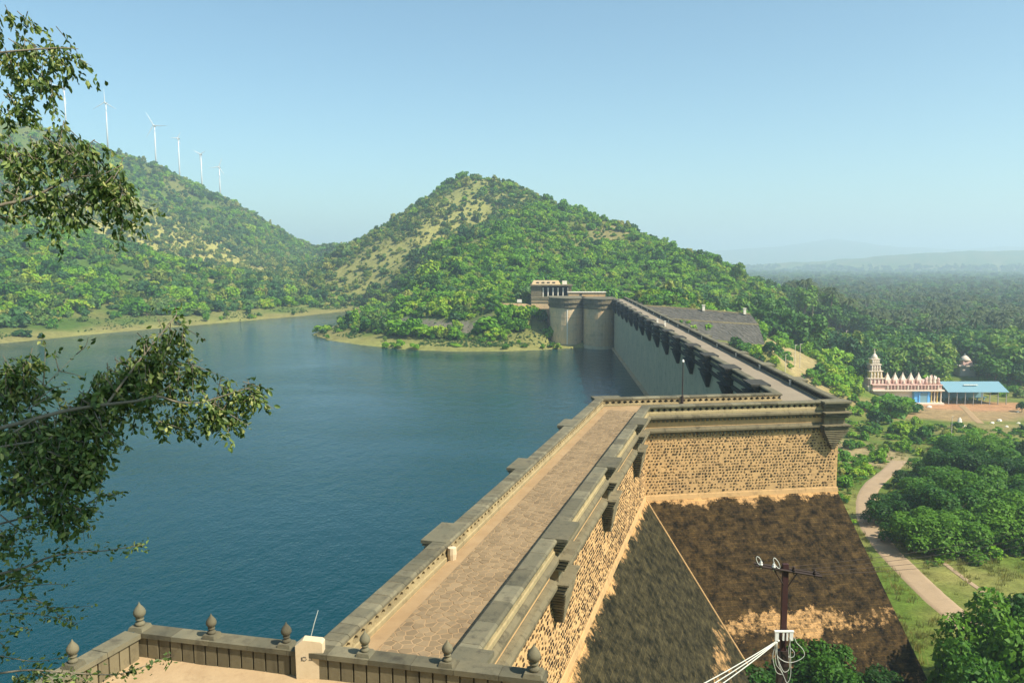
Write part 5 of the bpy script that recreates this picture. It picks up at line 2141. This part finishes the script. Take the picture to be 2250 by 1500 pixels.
# slope between the dam and the temple
grp_ = []
for px, py, s, k in ((1905, 900, 1.1, 4), (1935, 912, 1.5, 0), (1965, 912, 2.3, 4), (1985, 905, 1.8, 1), (1880, 910, 1.1, 0), (1925, 930, 1.5, 1), (1960, 950, 1.3, 2), (1990, 955, 1.5, 0), (2010, 930, 1.2, 2), (1900, 965, 1.2, 2), (2030, 965, 1.3, 1), (2050, 975, 1.0, 2),
                     (1870, 985, 1.0, 0), (1855, 1010, 0.9, 1), (1900, 1020, 0.9, 2), (1880, 1050, 0.7, 0), (1855, 1070, 0.8, 3), (1935, 1005, 0.9, 1), (1850, 1040, 0.8, 2), (2075, 990, 1.2, 3), (2130, 985, 1.3, 1), (2190, 995, 1.4, 0), (2020, 1000, 1.0, 2), (1985, 990, 0.9, 3),
                     (1780, 830, 1.3, 0), (1800, 825, 1.3, 3), (1825, 825, 1.5, 1), (1850, 830, 1.7, 0), (1790, 845, 1.2, 2), (1835, 850, 1.6, 1), (1870, 850, 1.8, 0), (1885, 868, 1.1, 3), (1765, 840, 1.0, 2), (1810, 845, 1.4, 0), (1850, 870, 1.4, 1), (1875, 880, 1.3, 2)):
    grp_.append(shrub_at(px, py, s, k, 'green bush on the grassy slope between the dam and the temple', 'bushes on the slope below the dam', 'shrub', HILL))
number_group(grp_, 'bushes on the slope between dam and temple')
# bigger trees round the temple
grp_ = []
for px, py, s, k in ((1965, 915, 0.7, 4), (1985, 918, 0.55, 0), (1905, 850, 1.0, 1), (1935, 830, 1.0, 4), (1890, 830, 0.9, 0), (2075, 815, 0.8, 2), (2170, 810, 1.0, 1), (2200, 820, 0.9, 4), (2245, 850, 0.9, 0), (2230, 820, 0.9, 3), (1990, 800, 1.0, 4), (2040, 800, 1.0, 1), (1960, 800, 1.1, 3), (2245, 905, 0.5, 2)):
    grp_.append(shrub_at(px, py, s, k, 'broad dark tree standing close round the temple and blue shed', 'trees close round the temple', 'broadleaf_tree', VAL, 1.0, 'tree'))
number_group(grp_, 'broad trees close round temple and blue shed')
# right of the far crest, below the hill
grp_ = []
for px, py, s, k in ((1660, 720, 1.6, 0), (1700, 735, 1.7, 1), (1670, 755, 1.4, 3), (1640, 772, 1.2, 4), (1665, 792, 1.1, 0), (1692, 775, 1.4, 1), (1700, 802, 1.0, 3), (1722, 790, 1.2, 4), (1715, 765, 1.5, 0), (1735, 808, 0.9, 2), (1490, 722, 1.3, 0), (1520, 730, 1.5, 1), (1548, 738, 1.6, 3), (1578, 742, 1.7, 4), (1605, 733, 1.6, 4), (1632, 728, 1.7, 0), (1590, 715, 0.9, 2), (1540, 712, 0.8, 2), (1575, 770, 1.0, 1), (1610, 780, 1.0, 0), (1640, 745, 1.4, 2), (1745, 740, 1.7, 4), (1660, 780, 1.3, 1), (1690, 700, 1.8, 4), (1730, 700, 1.9, 1), (1770, 720, 1.9, 0), (1620, 760, 1.2, 0), (1670, 690, 1.7, 3), (1720, 675, 2.0, 1), (1760, 690, 1.9, 0), (1800, 700, 1.9, 4)):
    grp_.append(shrub_at(px, py, s, k, 'bright green bush on the bank right of the far dam parapet', 'bushes right of the far parapet', 'shrub', HILL))
number_group(grp_, 'bright bushes right of the far dam parapet')

grp_ = []
for k in range(12):
    x, y = -1 + 1.75 * k + random.uniform(-0.6, 0.6), 327.5 - 0.35 * k + random.uniform(-2, 1.5)
    z = float(height(np.array([x]), np.array([y]))[0])
    if x > 13.5:
        y -= 7
    sc = random.uniform(0.9, 1.4)
    grp_.append(tree('shrub', HILL[k % 5], (x, y, z - 0.3), (sc, sc, sc * 1.25), k * 1.3, 'x', 'bushes below the pavilion platform', 'shrub'))
number_group(grp_, 'bushes below the pavilion platform')

# dark trees at the foot of the spur, on the headland
grp_ = []
for px, py, s, k in ((800, 672, 0.8, 0), (830, 660, 0.95, 1), (862, 650, 0.9, 2), (890, 645, 1.0, 3), (915, 640, 0.9, 0), (945, 632, 1.0, 4), (975, 640, 0.8, 1), (905, 672, 0.7, 0), (930, 668, 0.75, 3), (970, 672, 0.6, 1), (880, 625, 0.9, 1)):
    grp_.append(shrub_at(px, py, s, k, 'x', 'dark trees on the headland', 'broadleaf_tree', VAL, 0.8, 'tree'))
number_group(grp_, 'dark trees at the headland foot of the hill')

# tall tree on the hill's right shoulder, against the sky
g = ground_hit(1620, 618)
if g is not None:
    tree('shoulder_tree', VAL[0], g - np.array([0, 0, 1]), (1.0, 1.0, 1.3), 0.4, 'tall lone tree standing against the sky at the right end of the hill', None)

# ---- rough grass on the valley floor near the track
n = 26000
X = RNG.uniform(34, 125, n)
Y = RNG.uniform(62, 215, n)
H = height(X, Y)
P = np.column_stack([X, Y, H])
d1, _ = seg_dist(X, Y, [p[:2] for p in tk] + [last[:2]])
ok = (d1 > 2.0) & (RNG.random(n) < np.clip((fbm(X, Y, 12, 3) + 0.25) * 2.2, 0.05, 1)) & (RNG.random(n) < 60 / (Y - 10)) & (X > 30.2 + 0.0445 * Y + 3) & in_view(P)
P = P[ok]
tv, tf = [], []
r_ = np.random.default_rng(5)
for k in range(22):
    a = r_.uniform(0, 6.28)
    x, y = r_.normal(size=2) * 0.22
    L = r_.uniform(0.35, 0.75)
    dx, dy = math.cos(a), math.sin(a)
    b = len(tv)
    tv += [(x - dy * 0.03, y + dx * 0.03, -0.05), (x + dy * 0.03, y - dx * 0.03, -0.05), (x + dx * L * 0.5, y + dy * L * 0.5, L)]
    tf.append((b, b + 1, b + 2))
tuft = bpy.data.objects.new('tuft_pattern', new_mesh('tuft_pattern', tv, tf, M['grass']))
s_ = RNG.uniform(0.6, 1.5, len(P))
scatter('rough_grass', P, RNG.uniform(0, 6.28, len(P)), s_[:, None] * np.ones(3), np.zeros(len(P), int), [tuft], 'rough grass tufts beside the dirt track', 'grass')

# low scrub on the slope between the dam and the temple
n = 6000
X = RNG.uniform(38, 150, n)
Y = RNG.uniform(110, 300, n)
P = np.column_stack([X, Y, height(X, Y)])
ok = free(P, -0.2) & in_view(P) & (fbm(X, Y, 22, 3) > -0.06) & (X > 33 + 0.0445 * Y + 3) & (np.hypot(X - 160, Y - 262) > 30)
P = P[ok]
s_ = np.exp(RNG.normal(-1.35, 0.45, len(P))).clip(0.1, 0.7)
scatter('slope_scrub', P, RNG.uniform(0, 6.28, len(P)), s_[:, None] * np.array([1.2, 1.2, 0.9]), np.where(RNG.random(len(P)) < 0.75, RNG.integers(0, 5, len(P)), RNG.integers(8, 11, len(P))), list(reversed(PATS)), 'low green scrub on the slope between dam and temple', 'scrub')

# shore scrub tufts on the far banks
n = 9000
k = RNG.integers(6, len(SHORE) - 1, n)
t = RNG.random(n)
sh_ = np.array(SHORE)
X = sh_[k, 0] + (sh_[k + 1, 0] - sh_[k, 0]) * t if False else sh_[k, 0] * (1 - t) + sh_[np.minimum(k + 1, len(SHORE) - 1), 0] * t
Y = sh_[k, 1] * (1 - t) + sh_[np.minimum(k + 1, len(SHORE) - 1), 1] * t
X = X + RNG.normal(size=n) * 12
Y = Y + np.abs(RNG.normal(size=n)) * 12
H = height(X, Y)
P = np.column_stack([X, Y, H])
ok = (H > 1.0) & (~in_poly(X, Y, LAKE)) & (fbm(X, Y, 20, 2) > -0.05)
P = P[ok]
s_ = RNG.uniform(0.08, 0.24, len(P))
scatter('shore_scrub', P, RNG.uniform(0, 6.28, len(P)), s_[:, None] * np.ones(3), RNG.integers(0, 3, len(P)), list(reversed(pat_d)), 'low dry scrub along the far shores of the reservoir', 'scrub')

# ------------------------------------------------------------------ overhanging tree at the left edge of the picture
nt_root = np.array([-8.6, 6.4, float(height(np.array([-8.6]), np.array([6.4]))[0])])
near = empty('overhanging_tree', tuple(nt_root))
setp(near, 'near tree reaching in from the left edge with drooping leafy branches', 'tree')


def npx(px, py, Y):
    return at_depth(px, py, Y) - nt_root


# trunk and limbs outside the frame, leaning in
tz = [np.array([0, 0, -1.0]), np.array([0.3, 0.3, 2.0]), np.array([0.1, 0.9, 5.0]), np.array([0.5, 1.2, 8.0])]
MB().tube(tz, [0.34, 0.28, 0.22, 0.13], 9).build('trunk', M['bark'], near, True)
twigs = []           # (points, radius, leaf spacing scale, droop, spread)


def limb(pxs, Y0, Y1, r0, r1, root=None):
    pts = [npx(x, y, Y0 + (Y1 - Y0) * i / (len(pxs) - 1)) for i, (x, y) in enumerate(pxs)]
    if root is not None:
        pts = [root] + [root + (pts[0] - root) * 0.5 + np.array([0, 0, 0.1])] + pts
    pts = np.array(pts)
    t = np.linspace(0, len(pts) - 1, (len(pts) - 1) * 5 + 1)
    S = np.stack([np.interp(t, range(len(pts)), pts[:, q]) for q in range(3)], 1)
    for _ in range(3):
        S[1:-1] = (S[:-2] + 2 * S[1:-1] + S[2:]) / 4
    rad = np.linspace(r0, r1, len(S)) * 0.62
    MB().tube(S, list(rad), 6).build('branch', M['bark2'], near, True)
    return S


LEAVES = []          # (position, direction, length)


def leafy(S, n, spread, droop, l0=0.055, l1=0.095, frm=0.0):
    """leaves hanging along a branch"""
    for _ in range(n):
        i = int((frm + (1 - frm) * random.random()) * (len(S) - 1))
        p = S[i] + np.array([random.gauss(0, spread), random.gauss(0, spread), random.gauss(-spread * 0.3, spread * 0.8)])
        d = np.array([random.gauss(0, 1), random.gauss(0, 1), random.gauss(-droop, 0.7)])
        LEAVES.append((p, d / np.linalg.norm(d), random.uniform(l0, l1)))


def clump(cx, cy, rx, ry, Y, n, droop=1.6, l0=0.055, l1=0.1, twig=True):
    """leaf mass filling an ellipsoid of the given picture size, on drooping twigs"""
    c = npx(cx, cy, Y)
    k = Y / FOCAL_PX
    nt_ = max(3, int(n * 1.1) // 14)
    for _ in range(nt_):
        a, e = random.uniform(0, 6.283), random.uniform(-1, 1)
        rr = random.random() ** 0.45
        q = c + np.array([rx * k * rr * math.cos(a) * math.sqrt(1 - e * e * 0.4), rx * k * 0.8 * rr * math.sin(a), ry * k * rr * e])
        L = random.uniform(0.12, 0.3)
        hd = np.array([random.gauss(0.3, 0.6), random.gauss(0, 0.6), -random.uniform(0.3, 1.3)])
        hd /= np.linalg.norm(hd)
        for _ in range(14):
            s = random.random()
            p = q + hd * L * s + np.array([random.gauss(0, 0.018), random.gauss(0, 0.018), random.gauss(0, 0.018)])
            d = hd * 0.6 + np.array([random.gauss(0, 0.7), random.gauss(0, 0.7), random.gauss(-droop * 0.45, 0.5)])
            LEAVES.append((p, d / np.linalg.norm(d), random.uniform(l0, l1)))
        if twig and random.random() < 0.6:
            twigs.append((q - hd * 0.05, q + hd * L))


top = tz[3]
mid_ = tz[2]
s = limb([(-160, 150), (-40, 120), (60, 110), (140, 105), (172, 108)], 6.6, 7.0, 0.03, 0.004, top)
for a in ((15, 120, 70, 50, 7.0, 330), (60, 170, 55, 50, 6.9, 260), (110, 130, 45, 40, 7.0, 190), (150, 112, 28, 22, 7.0, 60), (20, 70, 40, 22, 7.1, 50), (100, 80, 45, 18, 7.0, 45), (60, 40, 20, 14, 7.0, 10), (30, 215, 45, 30, 6.9, 160), (5, 25, 15, 12, 7, 8)):
    clump(*a)
s = limb([(-150, 500), (0, 450), (60, 440), (110, 415), (150, 392), (205, 385), (235, 388)], 6.2, 6.7, 0.035, 0.006, top)
limb([(150, 392), (180, 360), (215, 345)], 6.5, 6.7, 0.008, 0.003)
limb([(-60, 470), (0, 478), (52, 476), (60, 468)], 6.3, 6.4, 0.012, 0.004, None)
for a in ((30, 330, 60, 45, 6.6, 300), (110, 310, 55, 40, 6.7, 280), (180, 340, 50, 40, 6.6, 260), (60, 390, 60, 40, 6.5, 260), (130, 430, 50, 50, 6.5, 240), (245, 400, 42, 45, 6.6, 280), (200, 400, 45, 35, 6.6, 200), (255, 450, 32, 48, 6.6, 190), (115, 475, 30, 32, 6.5, 110), (20, 440, 35, 30, 6.4, 120), (160, 275, 35, 22, 6.7, 60), (0, 300, 30, 20, 6.7, 80), (15, 250, 28, 14, 6.8, 40)):
    clump(*a)
# the long middle bough
s = limb([(-170, 1010), (-40, 950), (60, 925), (150, 900), (235, 888), (310, 880), (345, 868), (390, 884), (440, 886), (495, 868), (545, 852), (568, 847)], 6.0, 6.9, 0.036, 0.004, mid_)
leafy(s, 60, 0.05, 0.8, frm=0.5)
s = limb([(235, 888), (262, 850), (300, 800), (340, 750), (372, 712), (390, 690), (384, 672)], 6.4, 6.9, 0.018, 0.003)
leafy(s, 70, 0.05, 0.6, frm=0.2)
limb([(345, 868), (380, 840), (430, 800), (445, 790)], 6.5, 6.8, 0.008, 0.003)
for a in ((250, 850, 45, 40, 6.6, 330), (290, 800, 45, 35, 6.7, 320), (335, 760, 40, 30, 6.7, 280), (375, 725, 32, 26, 6.8, 170), (225, 830, 40, 35, 6.5, 220), (330, 830, 40, 30, 6.7, 220), (400, 800, 32, 20, 6.8, 120), (430, 810, 25, 20, 6.8, 90), (400, 840, 30, 25, 6.8, 120),
          (285, 880, 30, 30, 6.6, 110), (370, 905, 35, 25, 6.7, 100), (350, 920, 14, 24, 6.7, 24), (395, 925, 12, 18, 6.8, 20), (470, 880, 36, 34, 6.8, 300), (515, 870, 30, 22, 6.9, 150), (548, 855, 18, 16, 6.9, 90), (495, 845, 25, 16, 6.8, 60), (470, 925, 30, 14, 6.8, 36), (500, 925, 14, 14, 6.8, 16), (280, 915, 22, 16, 6.6, 30), (565, 870, 8, 18, 6.9, 12)):
    clump(*a, droop=1.0)
# left clump over the far shore line
for a in ((20, 800, 40, 35, 6.4, 220), (50, 835, 40, 40, 6.4, 220), (10, 850, 35, 40, 6.4, 180), (70, 775, 20, 16, 6.4, 40)):
    clump(*a, droop=0.9)
# bare twigs
for L_, y0, y1 in (([(60, 900), (95, 850), (130, 815), (168, 778)], 6.4, 6.6), ([(95, 850), (98, 800), (100, 760), (92, 738)], 6.4, 6.5), ([(130, 815), (120, 780), (126, 772)], 6.5, 6.5), ([(168, 778), (190, 760), (194, 740)], 6.6, 6.6), ([(60, 900), (110, 870), (150, 858)], 6.3, 6.5), ([(80, 880), (120, 850), (155, 845)], 6.3, 6.5), ([(130, 815), (165, 822), (190, 830)], 6.4, 6.5)):
    q = limb(L_, y0, y1, 0.008, 0.002)
    leafy(q, 7, 0.025, -0.4, 0.05, 0.09, 0.5)
# the dark mass in shade below
for a in ((60, 950, 70, 40, 6.2, 420), (140, 960, 70, 45, 6.2, 480), (200, 930, 50, 50, 6.3, 380), (130, 1020, 65, 45, 6.1, 460), (60, 1010, 60, 45, 6.1, 360), (190, 1000, 45, 35, 6.2, 260), (30, 1060, 45, 35, 6.1, 200), (120, 1080, 50, 40, 6.1, 260), (150, 1110, 40, 30, 6.1, 160), (100, 920, 60, 35, 6.4, 300), (170, 900, 50, 30, 6.4, 260), (20, 920, 40, 50, 6.3, 260), (90, 980, 90, 60, 6.6, 500), (200, 870, 35, 30, 6.5, 200)):
    clump(*a, droop=0.7)
limb([(-120, 1060), (-20, 985), (40, 975), (75, 970)], 6.0, 6.0, 0.03, 0.01, mid_)
limb([(30, 950), (68, 925), (80, 918)], 5.9, 6.0, 0.014, 0.008)
# lower twigs, sparsely leaved
LOW = [([(-100, 1180), (0, 1150), (80, 1130), (170, 1125), (215, 1090), (250, 1085), (272, 1078)], 6.0, 6.3, 0.016, 90), ([(215, 1090), (205, 1130), (215, 1115)], 6.2, 6.2, 0.004, 12),
       ([(-120, 1290), (-20, 1265), (60, 1245), (100, 1225), (160, 1212), (230, 1210), (290, 1200), (318, 1196)], 5.8, 6.3, 0.02, 130), ([(-60, 1310), (10, 1290), (60, 1262), (110, 1235), (160, 1222)], 5.8, 6.1, 0.010, 60),
       ([(-80, 1310), (0, 1295), (60, 1285), (130, 1282), (158, 1285)], 5.8, 6.1, 0.008, 22), ([(-80, 1330), (0, 1320), (70, 1312), (105, 1330), (130, 1352), (172, 1370)], 5.7, 6.0, 0.012, 90),
       ([(-80, 1360), (0, 1348), (60, 1345), (120, 1355), (160, 1368)], 5.7, 6.0, 0.008, 60), ([(-60, 1395), (0, 1388), (50, 1375), (70, 1385)], 5.7, 5.8, 0.007, 36), ([(60, 1330), (130, 1335), (180, 1332), (205, 1330)], 5.9, 6.1, 0.004, 8),
       ([(-90, 1490), (0, 1478), (60, 1470), (120, 1474), (190, 1480), (260, 1482), (310, 1465), (350, 1450), (378, 1440)], 5.6, 6.2, 0.014, 140), ([(0, 1440), (80, 1455), (150, 1440)], 5.7, 5.9, 0.006, 26), ([(150, 1475), (180, 1490), (210, 1510)], 5.8, 5.8, 0.006, 30),
       ([(40, 1060), (90, 1110), (130, 1150), (180, 1140)], 6.0, 6.1, 0.010, 70), ([(0, 1130), (50, 1170), (90, 1150), (130, 1145)], 6.0, 6.0, 0.010, 80), ([(-40, 1180), (10, 1170), (30, 1230)], 5.9, 6.0, 0.010, 90),
       ([(210, 1000), (214, 1040), (220, 1085)], 6.2, 6.2, 0.004, 0), ([(180, 1000), (168, 1050), (162, 1080)], 6.2, 6.2, 0.004, 0), ([(235, 950), (245, 985), (240, 1010)], 6.3, 6.3, 0.003, 6), ([(140, 1140), (142, 1180), (138, 1210)], 6.1, 6.1, 0.003, 0), ([(180, 1150), (186, 1190)], 6.1, 6.1, 0.003, 0), ([(0, 1410), (16, 1425), (4, 1440)], 5.8, 5.8, 0.005, 20)]
for L_, y0, y1, r, nl in LOW:
    q = limb(L_, y0, y1, r, 0.002)
    if nl:
        leafy(q, nl, 0.03, 0.3, 0.04, 0.075, 0.25)
clump(20, 1180, 45, 45, 6.0, 140, 0.6)
clump(10, 1250, 30, 30, 6.0, 70, 0.6)
clump(60, 1480, 60, 18, 5.8, 110, 0.4)
clump(120, 1130, 40, 25, 6.1, 80, 0.5)

# unseen bough added high over the camera to shade the lower branches
shade_bough = np.array([0.75, 3.55, 37.1]) - nt_root
q = [top, top * 0.5 + shade_bough * 0.5 + np.array([0, 0, 0.7]), shade_bough + np.array([-0.8, 0.3, 0.2]), shade_bough]
MB().tube(q, [0.09, 0.06, 0.035, 0.01], 7).build('branch', M['bark2'], near, True)
for _ in range(260):
    c_ = shade_bough + np.array([random.gauss(0, 0.45), random.gauss(0, 0.5), random.gauss(0, 0.8)])
    twigs.append((shade_bough + (c_ - shade_bough) * 0.2, c_))
    for _k in range(16):
        d_ = np.array([random.gauss(0, 1), random.gauss(0, 1), random.gauss(-0.7, 0.7)])
        LEAVES.append((c_ + np.array([random.gauss(0, 0.07), random.gauss(0, 0.07), random.gauss(-0.05, 0.08)]), d_ / np.linalg.norm(d_), random.uniform(0.12, 0.19)))

mb = MB()
for a, b in twigs:
    mb.tube([a, b], [0.004, 0.0015], 4)
tw = mb.build('twigs', M['bark2'], near)
setp(tw, None, None, None, 'stuff')
nl = len(LEAVES)
V = np.zeros((nl, 6, 3))
rr = np.random.default_rng(77)
for i, (p, d, L) in enumerate(LEAVES):
    a = np.cross(d, rr.normal(size=3))
    a /= np.linalg.norm(a)
    nrm = np.cross(d, a)
    L = L * 0.70
    w = L * 0.25
    V[i, 0] = p
    V[i, 1] = p + d * L * 0.35 + a * w + nrm * w * 0.5
    V[i, 2] = p + d * L * 0.72 + a * w * 0.75 + nrm * w * 0.35
    V[i, 3] = p + d * L * 1.0 - nrm * w * 0.3
    V[i, 4] = p + d * L * 0.72 - a * w * 0.75 + nrm * w * 0.35
    V[i, 5] = p + d * L * 0.35 - a * w + nrm * w * 0.5
b = np.arange(nl)[:, None] * 6
F = np.concatenate([b + np.array([[0, 1, 2, 3]]), b + np.array([[0, 3, 4, 5]])])
lv = add('leaves', new_mesh_np('leaves', V.reshape(-1, 3), F, M['leaf_near']), near)
setp(lv, None, None, None, 'stuff')

# ------------------------------------------------------------------ haze
hm, hnt, hout = mat_new('hazy_air')
pv_ = hnt.nodes.new('ShaderNodeVolumePrincipled')
pv_.inputs['Color'].default_value = (0.66, 0.84, 1.0, 1)
pv_.inputs['Density'].default_value = 0.00031
pv_.inputs['Anisotropy'].default_value = 0.2
hnt.links.new(pv_.outputs[0], hout.inputs['Volume'])
hz = MB().box((0, 5000, 125), (19000, 14000, 320)).build('haze', hm)
setp(hz, 'thin blue haze over the valley and far hills', 'haze', None, 'stuff')
